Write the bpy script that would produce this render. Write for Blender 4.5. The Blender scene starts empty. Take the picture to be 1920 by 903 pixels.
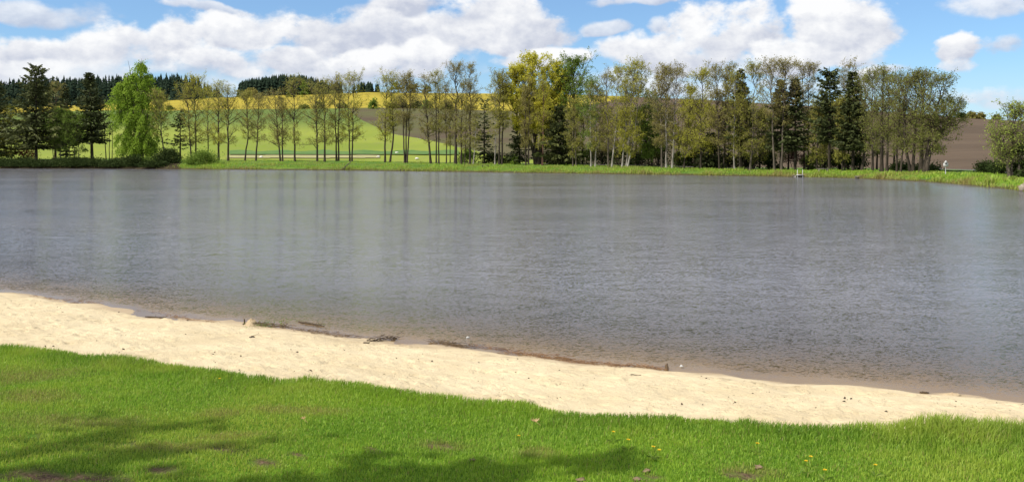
import bpy, math, random
import numpy as np
SC = bpy.context.scene
COL = SC.collection

# ------------------------------------------------------------------ camera
F, CX, HY, ZC = 1663.0, 960.0, 284.0, 3.0        # focal length, centre column and eye-level row in photo pixels; eye height over the water
cam_data = bpy.data.cameras.new('camera')
cam = bpy.data.objects.new('camera', cam_data)
COL.objects.link(cam)
cam.location = (0, 0, ZC)
cam.rotation_euler = (math.pi / 2, 0, 0)
cam_data.sensor_fit = 'HORIZONTAL'
cam_data.sensor_width = 36
cam_data.lens = F / 1920 * 36
cam_data.shift_y = -(451.5 - HY) / 1920
cam_data.clip_start = 0.1
cam_data.clip_end = 6000
SC.camera = cam
SC.cycles.use_denoising = True

# ------------------------------------------------------------------ sun, exposure
SUN_AZ, SUN_EL = math.radians(-112), math.radians(47)       # azimuth from +Y towards +X
sdir = (math.sin(SUN_AZ) * math.cos(SUN_EL), math.cos(SUN_AZ) * math.cos(SUN_EL), math.sin(SUN_EL))
sl = bpy.data.lights.new('sun', 'SUN')
sl.energy = 4.6
sl.angle = math.radians(0.5)
sl.color = (1.0, 0.95, 0.86)
so = bpy.data.objects.new('sun', sl)
COL.objects.link(so)
import mathutils
so.rotation_euler = mathutils.Vector(sdir).to_track_quat('Z', 'Y').to_euler()
SC.view_settings.view_transform = 'Standard'
SC.view_settings.look = 'None'
SC.view_settings.gamma = 1
SC.view_settings.exposure = 0.10
SC.view_settings.use_curve_mapping = False

# ------------------------------------------------------------------ sky with cumulus clouds
class E:
    """a float socket with arithmetic that builds Math nodes"""
    nt = None
    def __init__(s, k): s.k = k
    @staticmethod
    def op(o, *a, clamp=False):
        n = E.nt.nodes.new('ShaderNodeMath'); n.operation = o; n.use_clamp = clamp
        for i, v in enumerate(a):
            if isinstance(v, E): E.nt.links.new(v.k, n.inputs[i])
            else: n.inputs[i].default_value = float(v)
        return E(n.outputs[0])
    def __add__(a, b): return E.op('ADD', a, b)
    __radd__ = __add__
    def __sub__(a, b): return E.op('SUBTRACT', a, b)
    def __rsub__(a, b): return E.op('SUBTRACT', b, a)
    def __mul__(a, b): return E.op('MULTIPLY', a, b)
    __rmul__ = __mul__
    def __truediv__(a, b): return E.op('DIVIDE', a, b)
    def clamp(a): return E.op('ADD', a, 0.0, clamp=True)
def smooth(x, lo, hi):
    n = E.nt.nodes.new('ShaderNodeMapRange'); n.interpolation_type = 'SMOOTHSTEP'
    E.nt.links.new(x.k, n.inputs[0]); n.inputs[1].default_value = lo; n.inputs[2].default_value = hi
    return E(n.outputs[0])
def mixcol(nt, fac, a, b, blend='MIX'):
    n = nt.nodes.new('ShaderNodeMix'); n.data_type = 'RGBA'; n.blend_type = blend
    for s, v in ((n.inputs[0], fac), (n.inputs[6], a), (n.inputs[7], b)):
        if isinstance(v, E): nt.links.new(v.k, s)
        elif hasattr(v, 'is_linked'): nt.links.new(v, s)
        elif isinstance(v, (int, float)): s.default_value = v
        else: s.default_value = tuple(v) + ((1,) if len(v) == 3 else ())
    return n.outputs[2]

world = bpy.data.worlds.new('World')
SC.world = world
world.use_nodes = True
world.cycles.sampling_method = 'MANUAL'
world.cycles.sample_map_resolution = 512
wt = world.node_tree
wt.nodes.clear()
E.nt = wt
SKY_K = 0.10
out = wt.nodes.new('ShaderNodeOutputWorld')
bg = wt.nodes.new('ShaderNodeBackground')
bg.inputs[1].default_value = SKY_K
wt.links.new(bg.outputs[0], out.inputs[0])
sky = wt.nodes.new('ShaderNodeTexSky')
sky.sky_type = 'NISHITA'
sky.sun_disc = False
sky.sun_elevation = SUN_EL
sky.sun_rotation = SUN_AZ
sky.altitude = 500
sky.air_density = 1.0
sky.dust_density = 0.3
sky.ozone_density = 2.0
tc = wt.nodes.new('ShaderNodeTexCoord')
sep = wt.nodes.new('ShaderNodeSeparateXYZ')
wt.links.new(tc.outputs['Generated'], sep.inputs[0])
dx, dy, dz = (E(sep.outputs[i]) for i in range(3))
DEG = 57.29578
az = E.op('ARCTAN2', dx, dy) * DEG
el = E.op('ARCSINE', dz) * DEG
def vshift(sc, off):
    n = wt.nodes.new('ShaderNodeMapping'); n.vector_type = 'POINT'
    wt.links.new(tc.outputs['Generated'], n.inputs[0])
    n.inputs['Scale'].default_value = sc; n.inputs['Location'].default_value = off
    return n.outputs[0]
def noise(vec, scale, detail, rough, dist=0.0):
    n = wt.nodes.new('ShaderNodeTexNoise')
    wt.links.new(vec, n.inputs['Vector'])
    n.inputs['Scale'].default_value = scale; n.inputs['Detail'].default_value = detail
    n.inputs['Roughness'].default_value = rough; n.inputs['Distortion'].default_value = dist
    return E(n.outputs[0]), n
SCL = (1, 1, 1.45)
warp, wn = noise(vshift(SCL, (3, 1, 2)), 9.0, 3, 0.5)
seps = wt.nodes.new('ShaderNodeSeparateColor'); wt.links.new(wn.outputs[1], seps.inputs[0])
A = az + (E(seps.outputs[0]) - 0.5) * 5.0
B = el + (E(seps.outputs[1]) - 0.5) * 3.2
# cloud heaps, far ones first: photo column, row, half width, half height, ragged edge, softness, brightness
CLOUDS = [
    (260, 168, 420, 22, .9, .6, .02), (1340, 160, 330, 22, .9, .6, .02), (180, 132, 360, 42, .9, .50, .02), (480, 140, 240, 26, .9, .45, .02), (1350, 126, 220, 24, .9, .45, .02), (790, 88, 70, 50, .9, .4, .0),
    (250, 100, 150, 48, .9, .4, .02), (620, 128, 240, 36, .9, .50, .00), (60, 14, 150, 22, 1.0, .60, -.12), (1850, 180, 110, 19, 1.7, .70, .05),
    (390, 8, 100, 14, 1.7, .70, -.05), (735, 16, 120, 28, .9, .45, -.22), (1195, 0, 66, 12, 1.7, .6, .0), (1850, 12, 105, 24, 1.0, .5, -.05), (1215, 52, 19, 15, 1.7, .8, .0), (1128, 52, 30, 14, 1.7, .9, .0),
    (70, 92, 110, 34, .9, .32, .02), (185, 78, 80, 40, .9, .28, .06), (318, 74, 62, 46, .9, .28, .08), (30, 130, 110, 30, .9, .4, .02),
    (690, 66, 80, 46, .9, .30, .03), (550, 62, 130, 62, .9, .24, .08), (455, 72, 70, 40, .9, .28, .05), (400, 122, 95, 30, .9, .30, .08), (560, 116, 90, 24, .9, .35, -.08), (690, 124, 90, 26, .9, .34, .02), (806, 120, 48, 28, .9, .26, .08),
    (870, 64, 60, 34, .9, .35, -.05), (950, 52, 118, 66, .9, .22, .08), (1000, 112, 82, 20, .9, .32, .04),
    (1170, 104, 92, 34, .9, .28, .06), (1300, 104, 100, 34, .9, .3, .02), (1370, 62, 112, 66, .9, .22, .08), (1600, 56, 102, 62, .9, .22, .06), (1480, 112, 130, 30, .9, .28, .04), (1640, 130, 60, 16, 1.0, .45, .0),
    (1816, 96, 50, 24, 1.7, .45, .06), (1806, 120, 48, 14, 1.7, .55, .06), (1905, 86, 46, 28, 1.7, .7, -.04),
]
front = smooth(el, 15.0, 10.0) * smooth(E.op('ABSOLUTE', az), 50.0, 34.0)
def fbm(off):
    n1, _ = noise(vshift(SCL, off), 9.0, 8, 0.58)
    v = wt.nodes.new('ShaderNodeTexVoronoi'); v.feature = 'F1'; v.normalize = True
    add = wt.nodes.new('ShaderNodeVectorMath'); add.operation = 'MULTIPLY_ADD'
    wt.links.new(wn.outputs[1], add.inputs[0]); add.inputs[1].default_value = (.05, .05, .05); wt.links.new(vshift(SCL, off), add.inputs[2])
    wt.links.new(add.outputs[0], v.inputs['Vector']); v.inputs['Scale'].default_value = 26; v.inputs['Detail'].default_value = 4; v.inputs['Roughness'].default_value = .55; v.inputs['Lacunarity'].default_value = 2.2
    return n1 + (0.34 - E(v.outputs['Distance'])) * 0.36
f0 = fbm((0, 0, 0))
f1 = fbm((0.008, 0.0, -0.014))                        # sampled towards the sun and zenith
g0 = fbm((4.3, 2.1, 7.7))
fine, _ = noise(vshift(SCL, (5, 5, 5)), 34.0, 5, 0.6)
grad = (f0 - f1) * 3.4 + (fine - 0.5) * 0.35
GREY, WHITE = (5.3, 5.7, 6.8), (9.2, 9.25, 9.35)
bluesky = mixcol(wt, 0.85, sky.outputs[0], (0.72, 1.08, 1.40), 'MULTIPLY')
bluesky = mixcol(wt, 0.12, bluesky, (6.4, 7.2, 8.4))
# open sky all round: scattered heaps of the same kind
dens = (f0 - 0.5) * 2.0 + 0.44
allround = mixcol(wt, smooth(dens, 0.10, 0.45), bluesky, mixcol(wt, (0.5 + grad + (E(seps.outputs[2]) - 0.5) * 0.9).clamp(), GREY, WHITE))
cab = wt.nodes.new('ShaderNodeCombineXYZ'); wt.links.new(A.k, cab.inputs[0]); wt.links.new(B.k, cab.inputs[1]); ABV = cab.outputs[0]
def vdot(v, w):
    n = wt.nodes.new('ShaderNodeVectorMath'); n.operation = 'DOT_PRODUCT'; wt.links.new(v.outputs[0], n.inputs[0])
    if isinstance(w, tuple): n.inputs[1].default_value = w
    else: wt.links.new(w, n.inputs[1])
    return E(n.outputs['Value'])
EDGE = {(r_, q): 0.66 + ((f0 if q else g0) - 0.5) * (r_ * 3.3) for r_ in (.9, 1.0, 1.1, 1.7) for q in (0, 1)}
SHADE = grad + (E(seps.outputs[2]) - 0.5) * 0.35
skycol = bluesky
for i, (px, py, rx, ry, rag, soft, br) in enumerate(CLOUDS):
    a0 = math.degrees(math.atan((px - CX) / F)); ca = math.cos(math.radians(a0))
    b0 = math.degrees(math.atan((HY - py) / F * ca))
    k = DEG / F * ca
    gx_, gy_ = 1 / (rx * 1.1 * k * ca), 1 / (ry * 1.1 * k)
    v = wt.nodes.new('ShaderNodeVectorMath'); v.operation = 'MULTIPLY_ADD'
    wt.links.new(ABV, v.inputs[0]); v.inputs[1].default_value = (gx_, gy_, 0); v.inputs[2].default_value = (-a0 * gx_, -b0 * gy_, 0)
    r2 = vdot(v, v.outputs[0]); lo = E.op('MINIMUM', vdot(v, (0, 1, 0)), 0.0)      # flatter undersides
    d = E.op('MULTIPLY_ADD', r2, -0.60, EDGE[(rag, i % 2)])
    d = E.op('MULTIPLY_ADD', E.op('MULTIPLY', lo, lo), -0.50, d)
    al = smooth(d, 0.02, soft + 0.22)
    if soft > .45: al = al * 0.8
    lt = E.op('ADD', E.op('ADD', vdot(v, (-.16, .50, 0)), 0.50 + br), SHADE, clamp=True)
    skycol = mixcol(wt, al, skycol, mixcol(wt, lt, GREY, WHITE))
skycol = mixcol(wt, front, allround, skycol)
hz = smooth(el, 6.0, 0.5) * 0.45
skycol = mixcol(wt, hz, skycol, (6.0, 7.2, 8.6))
wt.links.new(skycol, bg.inputs[0])

# ------------------------------------------------------------------ mesh helpers
RNG = np.random.default_rng(7)
def tag(o, label=None, cat=None, group=None, kind=None):
    if label: o['label'] = label
    if cat: o['category'] = cat
    if group: o['group'] = group
    if kind: o['kind'] = kind
    return o
def raw_mesh(name, V, faces, attrs=None, smooth_shade=False):
    """faces: list of int arrays (N,k)"""
    me = bpy.data.meshes.new(name)
    V = np.asarray(V, np.float32)
    me.vertices.add(len(V)); me.vertices.foreach_set('co', V.ravel())
    fl = [f for f in faces if len(f)]
    loops = np.concatenate([f.ravel() for f in fl]).astype(np.int32)
    starts, s = [], 0
    for f in fl:
        n, k = f.shape
        starts.append(s + np.arange(n) * k); s += n * k
    starts = np.concatenate(starts).astype(np.int32)
    me.loops.add(len(loops)); me.loops.foreach_set('vertex_index', loops)
    me.polygons.add(len(starts)); me.polygons.foreach_set('loop_start', starts)
    if smooth_shade: me.polygons.foreach_set('use_smooth', np.ones(len(starts), bool))
    for k, v in (attrs or {}).items():
        a = me.attributes.new(k, 'FLOAT', 'POINT'); a.data.foreach_set('value', np.asarray(v, np.float32))
    me.update(calc_edges=True)
    return me
def put(name, me, mat=None, parent=None, loc=(0, 0, 0)):
    o = bpy.data.objects.new(name, me)
    COL.objects.link(o)
    if mat and me is not None:
        for m in (mat if isinstance(mat, (list, tuple)) else [mat]): me.materials.append(m)
    o.location = loc
    if parent: o.parent = parent
    return o
def empty(name, loc, label, cat, group=None, rz=0):
    o = bpy.data.objects.new(name, None)
    o.empty_display_size = .2
    COL.objects.link(o)
    o.location = loc; o.rotation_euler = (0, 0, rz)
    return tag(o, label, cat, group)
class MB:
    def __init__(s): s.V, s.F, s.R, s.n = [], {3: [], 4: []}, [], 0
    def add(s, V, Fs, rnd=0.5):
        V = np.asarray(V, float).reshape(-1, 3)
        s.V.append(V); s.R.append(np.broadcast_to(np.asarray(rnd, float), (len(V),)))
        for f in Fs:
            f = np.asarray(f, int)
            if len(f): s.F[f.shape[1]].append(f + s.n)
        s.n += len(V)
    def tubes(s, P, R, k, cap=False, rnd=0.5):
        """P (N,K,3) paths, R (N,K) radii, k sides"""
        P = np.asarray(P, float); R = np.asarray(R, float)
        N, K, _ = P.shape
        T = np.gradient(P, axis=1); T /= np.linalg.norm(T, axis=2, keepdims=True) + 1e-9
        ref = np.where(np.abs(T[:, :1, 2:3]) > 0.8, np.array([[[1., 0, 0]]]), np.array([[[0., 0, 1]]]))
        U = np.cross(T, np.broadcast_to(ref, T.shape)); U /= np.linalg.norm(U, axis=2, keepdims=True) + 1e-9
        W = np.cross(T, U)
        a = np.arange(k) * 2 * math.pi / k
        V = P[:, :, None] + R[:, :, None, None] * (np.cos(a)[:, None] * U[:, :, None] + np.sin(a)[:, None] * W[:, :, None])
        i, j, q = np.meshgrid(np.arange(N), np.arange(K - 1), np.arange(k), indexing='ij')
        b = (i * K + j) * k; q2 = (q + 1) % k
        f = np.stack([b + q, b + q2, b + k + q2, b + k + q], -1).reshape(-1, 4)
        rr = np.repeat(np.broadcast_to(np.asarray(rnd, float), (N,)), K * k)
        fs = [f]
        if cap:
            for n in range(N):
                base = n * K * k
                for r0 in (0, (K - 1) * k):
                    for q in range(1, k - 1): fs.append(np.array([[base + r0, base + r0 + q, base + r0 + q + 1]]))
        s.add(V, fs, rr)
    def cones(s, P0, P1, r, rnd=0.5):
        """thin three-sided tapering twigs"""
        N = len(P0); T = P1 - P0
        T = T / (np.linalg.norm(T, axis=1, keepdims=True) + 1e-9)
        ref = np.where(np.abs(T[:, 2:3]) > 0.8, np.array([[1., 0, 0]]), np.array([[0., 0, 1]]))
        U = np.cross(T, ref); U /= np.linalg.norm(U, axis=1, keepdims=True) + 1e-9
        W = np.cross(T, U); r = np.asarray(r, float).reshape(-1, 1) * np.ones((N, 1))
        V = np.stack([P0 + r * U, P0 + r * (-.5 * U + .87 * W), P0 + r * (-.5 * U - .87 * W), P1], 1)
        b = np.arange(N)[:, None] * 4
        f = np.concatenate([b + [0, 1, 3], b + [1, 2, 3], b + [2, 0, 3]])
        s.add(V, [f], np.repeat(np.broadcast_to(np.asarray(rnd, float), (N,)), 4))
    def leaves(s, C, L, Wd, rng, axis=None, rnd=None):
        """diamond leaves bent along the midrib: centres C (N,3)"""
        N = len(C)
        if axis is None:
            axis = rng.normal(size=(N, 3)); axis[:, 2] *= .7
        axis = axis / (np.linalg.norm(axis, axis=1, keepdims=True) + 1e-9)
        side = np.cross(axis, rng.normal(size=(N, 3))); side /= np.linalg.norm(side, axis=1, keepdims=True) + 1e-9
        nrm = np.cross(axis, side)
        L = np.asarray(L).reshape(-1, 1) * np.ones((N, 1)); Wd = np.asarray(Wd).reshape(-1, 1) * np.ones((N, 1))
        V = np.stack([C - axis * L / 2, C + side * Wd / 2 + nrm * Wd * .2, C + axis * L / 2, C - side * Wd / 2 + nrm * Wd * .2], 1)
        b = np.arange(N)[:, None] * 4
        f = np.concatenate([b + [0, 1, 2], b + [0, 2, 3]])
        if rnd is None: rnd = rng.random(N)
        s.add(V, [f], np.repeat(rnd, 4))
    def box(s, c, d, rz=0, tilt=None, rnd=.5, bev=.0):
        c = np.asarray(c, float); h = np.asarray(d, float) / 2
        b = min(bev, min(h) * .9)
        v = []
        for z, q in ((-h[2], b), (-h[2] + b, 0), (h[2] - b, 0), (h[2], b)) if b else ((-h[2], 0), (h[2], 0)):
            v += [(-h[0] + q, -h[1] + q, z), (h[0] - q, -h[1] + q, z), (h[0] - q, h[1] - q, z), (-h[0] + q, h[1] - q, z)]
        v = np.array(v)
        if tilt is not None: v = v @ np.array(tilt).T
        ca, sa = math.cos(rz), math.sin(rz)
        v = np.stack([v[:, 0] * ca - v[:, 1] * sa, v[:, 0] * sa + v[:, 1] * ca, v[:, 2]], 1) + c
        n = len(v) // 4
        f = [[0, 3, 2, 1]] + [[4 * i + k, 4 * i + (k + 1) % 4, 4 * i + 4 + (k + 1) % 4, 4 * i + 4 + k] for i in range(n - 1) for k in range(4)]
        f.append([4 * n - 4, 4 * n - 3, 4 * n - 2, 4 * n - 1])
        s.add(v, [np.array(f)], rnd)
    def mesh(s, name, smooth_shade=False):
        V = np.concatenate(s.V)
        return raw_mesh(name, V, [np.concatenate(f) for f in s.F.values() if f], {'rnd': np.concatenate(s.R)}, smooth_shade)
    def build(s, name, mat, parent=None, smooth_shade=False, loc=(0, 0, 0)):
        return put(name, s.mesh(name, smooth_shade), mat, parent, loc)
def hash2(ix, iy, seed):
    h = (ix.astype(np.int64) * 374761393 + iy.astype(np.int64) * 668265263 + seed * 1442695041) & 0xffffffff
    h = ((h ^ (h >> 13)) * 1274126177) & 0xffffffff
    return ((h ^ (h >> 16)) & 0xffff) / 65535.0
def vnoise(x, y, seed=0):
    x = np.asarray(x, float); y = np.asarray(y, float)
    ix, iy = np.floor(x), np.floor(y); fx, fy = x - ix, y - iy
    fx = fx * fx * (3 - 2 * fx); fy = fy * fy * (3 - 2 * fy)
    a, b = hash2(ix, iy, seed), hash2(ix + 1, iy, seed)
    c, d = hash2(ix, iy + 1, seed), hash2(ix + 1, iy + 1, seed)
    return (a + (b - a) * fx) * (1 - fy) + (c + (d - c) * fx) * fy
def fbm2(x, y, oct=4, seed=0, rough=.5):
    t, a, n = 0, 1, 0
    for o in range(oct):
        t = t + a * (vnoise(np.asarray(x) * 2 ** o, np.asarray(y) * 2 ** o, seed + o * 17) - .5); n += a; a *= rough
    return t / n
def sstep(x, a, b):
    t = np.clip((np.asarray(x, float) - a) / (b - a), 0, 1); return t * t * (3 - 2 * t)
def grid_faces(nr, nc):
    i, j = np.meshgrid(np.arange(nr - 1), np.arange(nc - 1), indexing='ij')
    b = i * nc + j
    return np.stack([b, b + 1, b + nc + 1, b + nc], -1).reshape(-1, 4)

# ------------------------------------------------------------------ materials
def new_mat(name):
    m = bpy.data.materials.new(name); m.use_nodes = True
    nt = m.node_tree; nt.nodes.clear(); E.nt = nt
    o = nt.nodes.new('ShaderNodeOutputMaterial')
    return m, nt, o
def attr(nt, n):
    a = nt.nodes.new('ShaderNodeAttribute'); a.attribute_name = n; return E(a.outputs['Fac'])
def nz(nt, scale, detail=4, rough=.55, mapping=None, col=False, dist=0.0):
    c = nt.nodes.new('ShaderNodeTexCoord'); v = c.outputs['Object']
    if mapping:
        m = nt.nodes.new('ShaderNodeMapping'); nt.links.new(v, m.inputs[0])
        m.inputs['Scale'].default_value = mapping[:3]
        if len(mapping) > 3: m.inputs['Rotation'].default_value = (0, 0, mapping[3])
        v = m.outputs[0]
    n = nt.nodes.new('ShaderNodeTexNoise'); nt.links.new(v, n.inputs['Vector'])
    n.inputs['Scale'].default_value = scale; n.inputs['Detail'].default_value = detail; n.inputs['Roughness'].default_value = rough
    n.inputs['Distortion'].default_value = dist
    return n.outputs[1] if col else E(n.outputs[0])
def princ(nt, o, col, rough=.9, spec=.2, bump=None, bdist=.02, bstr=.6):
    p = nt.nodes.new('ShaderNodeBsdfPrincipled')
    if hasattr(col, 'is_linked'): nt.links.new(col, p.inputs['Base Color'])
    else: p.inputs['Base Color'].default_value = tuple(col) + (1,)
    if isinstance(rough, E): nt.links.new(rough.k, p.inputs['Roughness'])
    else: p.inputs['Roughness'].default_value = rough
    p.inputs['Specular IOR Level'].default_value = spec
    if bump is not None:
        b = nt.nodes.new('ShaderNodeBump'); b.inputs['Distance'].default_value = bdist; b.inputs['Strength'].default_value = bstr
        nt.links.new(bump.k, b.inputs['Height']); nt.links.new(b.outputs[0], p.inputs['Normal'])
    if o is not None: nt.links.new(p.outputs[0], o.inputs[0])
    return p
def leaf_mat(name, c0, c1, trans=.3, c2=None, clump=.25, spec=.15):
    m, nt, o = new_mat(name)
    r = attr(nt, 'rnd')
    col = mixcol(nt, r, c0, c1)
    if c2: col = mixcol(nt, smooth(nz(nt, clump, 2), .52, .68) * .7, col, c2)
    p = princ(nt, None, col, .6, spec)
    t = nt.nodes.new('ShaderNodeBsdfTranslucent'); nt.links.new(mixcol(nt, .35, col, (.5, .5, .05), 'ADD') if False else col, t.inputs[0])
    mx = nt.nodes.new('ShaderNodeMixShader'); mx.inputs[0].default_value = trans
    nt.links.new(p.outputs[0], mx.inputs[1]); nt.links.new(t.outputs[0], mx.inputs[2]); nt.links.new(mx.outputs[0], o.inputs[0])
    return m
def bark_mat(name, c0, c1, scale=3.0):
    m, nt, o = new_mat(name)
    n = nz(nt, scale, 4, .6, (1, 1, .25))
    princ(nt, o, mixcol(nt, smooth(n, .35, .65), c0, c1), .9, .15, n, .03, .7)
    return m
def flat_mat(name, c0, c1, scale=8.0, rough=.8, spec=.3, mapping=None):
    m, nt, o = new_mat(name)
    n = nz(nt, scale, 5, .6, mapping)
    princ(nt, o, mixcol(nt, smooth(n, .3, .7), c0, c1), rough, spec, n, .01, .4)
    return m

# ------------------------------------------------------------------ lie of the land
def ip(x, tab): t = np.array(tab, float); return np.interp(x, t[:, 0], t[:, 1])
WATERLINE = [(-900, 316), (0, 316), (200, 316.5), (410, 318), (640, 319.5), (800, 321.5), (960, 324), (1200, 327.5), (1400, 330.5), (1500, 332), (1600, 334.5),
             (1700, 339), (1750, 342), (1800, 346), (1850, 350.5), (1900, 356), (1960, 366), (2050, 385), (2300, 430), (3000, 560), (4500, 800)]
TREELINE = [(-900, 299), (0, 299), (200, 299), (410, 301), (640, 303), (800, 306), (960, 309), (1200, 313), (1400, 319), (1500, 321), (1600, 321), (1750, 324), (1830, 327), (1900, 334), (1960, 341), (2100, 365), (2400, 420), (4500, 760)]
CREST = [(-900, 215), (0, 203), (190, 196), (300, 189), (450, 181.5), (600, 177), (700, 173.5), (900, 175.5), (1100, 178), (1300, 186), (1500, 198), (1700, 213), (1820, 222), (1920, 227), (2300, 240), (4500, 262)]
CRESTY = [(-900, 700), (700, 700), (1100, 660), (1400, 560), (1820, 450), (4500, 400)]
def land_params(u):
    px = CX + F * u
    Yw = ZC * F / (ip(px, WATERLINE) - HY)
    back = np.clip(Yw * .08, 3, 10)
    Yt = Yw + back
    zt = ZC - (ip(px, TREELINE) - HY) / F * Yt
    Yc = ip(px, CRESTY)
    zc = ZC + (HY - ip(px, CREST)) / F * Yc
    return px, Yw, Yt, zt, Yc, zc
def land(u, Y):
    u = np.asarray(u, float); Y = np.asarray(Y, float)
    px, Yw, Yt, zt, Yc, zc = land_params(u)
    a = Y - Yw; bk = Yt - Yw
    lip = .30
    z = np.where(a < 0, np.maximum(a * .25, -1.2), np.where(a < .7, a / .7 * lip, lip + (zt - lip) * np.clip((a - .7) / (bk - .7), 0, 1) ** .85))
    Y0 = Yt + 30
    z = np.where(Y > Yt, zt - .18 * sstep(Y, Yt + 8, Y0), z)
    t = np.clip((Y - Y0) / (Yc - Y0), 0, 1)
    z0 = zt - .18
    z = np.where(Y > Y0, z0 + (zc - z0) * (t ** 1.12), z)
    z = np.where(Y > Yc, zc - (Y - Yc) * .04, z)
    return z
def row_Y(px, py, near=None):
    """distance at which the hill in photo column px shows at row py"""
    px = np.atleast_1d(np.asarray(px, float)); py = np.broadcast_to(np.asarray(py, float), px.shape)
    res = []
    for a, b in zip(px, py):
        u = (a - CX) / F
        _, Yw, Yt, zt, Yc, zc = land_params(np.array([u]))
        Ys = np.linspace(Yt[0] + 4, Yc[0], 600)
        rows = HY - (land(np.full(600, u), Ys) - ZC) * F / Ys
        k = np.nonzero(rows <= b)[0]
        res.append(Ys[k[0]] if len(k) else Yc[0])
    return np.array(res)
def bank_at(px, d):
    """a point d metres beyond the tree line in photo column px"""
    u = (px - CX) / F
    Y = float(land_params(np.array([u]))[2][0]) + d
    return u * Y, Y, float(land(np.array([u]), np.array([Y]))[0])
def hill_at(px, py):
    Y = float(row_Y(px, py)[0]); u = (px - CX) / F
    return u * Y, Y, float(land(np.array([u]), np.array([Y]))[0])

EDGE_Z = .95
SHORE_PX = [(0, 545), (60, 552), (120, 560), (180, 569), (240, 578), (290, 586), (320, 592), (400, 600), (450, 605), (520, 612), (600, 622), (700, 636), (760, 642), (850, 650),
            (960, 664), (1080, 678), (1180, 689), (1280, 697), (1400, 707), (1500, 716), (1700, 734), (1800, 742), (1920, 752)]
EDGE_PX = [(0, 653), (100, 665), (200, 678), (300, 691), (400, 702), (500, 713), (600, 721), (700, 731), (800, 743), (900, 756), (1000, 765), (1100, 773), (1200, 779),
           (1300, 788), (1400, 797), (1500, 805), (1600, 812), (1650, 814), (1700, 814), (1800, 813), (1920, 815)]
def to_world(tab, z):
    t = np.array(tab, float); Y = (ZC - z) * F / (t[:, 1] - HY)
    return (t[:, 0] - CX) / F * Y, Y
sx, sy = to_world(SHORE_PX, 0.0)
ex, ey = to_world(EDGE_PX, EDGE_Z)
sx = np.concatenate([[-60, -25], sx, [10, 20, 45]]); sy = np.concatenate([[40, 27.5], sy, [9.2, 8.0, 7.0]])
ex = np.concatenate([[-60, -25], ex, [10, 20, 45]]); ey = np.concatenate([[30, 17], ey, [4.9, 3.2, 1.0]])
def shoreY(X): return np.interp(X, sx, sy) + (fbm2(np.asarray(X) * 1.1, np.zeros_like(X), 3, 3) * .35)
def edgeY(X): return np.interp(X, ex, ey) + fbm2(np.asarray(X) * 1.7, np.zeros_like(X) + 5, 5, 9, .62) * .34
def px_shore(px, dv=0.0):
    """point in photo column px on the sand: dv 0 at the waterline, 1 at the lawn"""
    u = (px - CX) / F
    Ys = np.linspace(5, 30, 4000)
    d = shoreY(u * Ys) - Ys
    w = d / (shoreY(u * Ys) - edgeY(u * Ys))
    k = np.argmin(np.abs(w - dv)); return u * Ys[k], Ys[k]
_r = np.random.default_rng(21)
FOOT = []
for i in range(2600):
    X0 = _r.uniform(-13, 8); v0 = _r.uniform(.06, 1.0) ** .8
    FOOT.append((X0, v0, _r.uniform(.04, .11), _r.uniform(.03, .06), _r.uniform(0, math.pi), _r.uniform(.008, .032)))
def sand_base(X, Y):
    s, e = shoreY(X), edgeY(X)
    v = (s - Y) / (s - e)
    z = np.where(v < 0, np.maximum(np.where(Y - s < 1.0, (s - Y) * .075, -.075 + (s + 1 - Y) * .11), -1.0), .86 * np.clip(v, 0, 1.02) ** .95)
    lag = np.exp(-((X + 6.6) / 1.1) ** 2 - ((v - .07) / .05) ** 2) * .055 + np.exp(-((X + 9.05) / .45) ** 2 - ((v - .035) / .03) ** 2) * .03
    lag = lag + np.exp(-((X + 1.75) / .35) ** 2 - ((v - .05) / .04) ** 2) * .03
    z = z - lag
    m = sstep(v, -.02, .12) * (1 - sstep(v, .95, 1.05))
    z = z + fbm2(X * .9, Y * .9, 3, 31) * .10 * m + fbm2(X * 7, Y * 7, 4, 37) * .034 * m + fbm2(X * 2.2, Y * 2.2, 3, 41) * .035 * (1 - sstep(np.abs(v), .02, .14))
    return z, v
def lawn_z(X, Y):
    d = np.maximum(edgeY(X) - Y, -.2)
    bump = .05 * np.exp(-((X - 3.0) / .4) ** 2) * np.exp(-(d / .4) ** 2)
    return EDGE_Z + .48 * (1 - np.exp(-np.maximum(d, 0) / 4.5)) + np.minimum(d, 0) * .4 + fbm2(X * .5, Y * .5, 3, 51) * .10 + fbm2(X * 2.5, Y * 2.5, 3, 53) * .03 + bump
def lawn_px(px, py):
    u = (px - CX) / F; Y = 6.0
    for _ in range(20): Y = (ZC - float(lawn_z(np.array([u * Y]), np.array([Y]))[0])) * F / (py - HY)
    return u * Y, Y, float(lawn_z(np.array([u * Y]), np.array([Y]))[0])
def sand_px(px, py):
    u = (px - CX) / F; Y = 12.0
    for _ in range(25): Y = .5 * Y + .5 * (ZC - float(sand_base(np.array([u * Y]), np.array([Y]))[0][0])) * F / (py - HY)
    return u * Y, Y, float(sand_base(np.array([u * Y]), np.array([Y]))[0][0])

# ---- ground sheet to the horizon
m_ground = flat_mat('meadow_soil', (.05, .08, .02), (.09, .12, .03), .05)
gv = [(-3000, -3000, -2.5), (3000, -3000, -2.5), (3000, 4000, -2.5), (-3000, 4000, -2.5)]
tag(put('ground', raw_mesh('ground', gv, [np.array([[0, 1, 2, 3]])]), m_ground), kind='structure')

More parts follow.
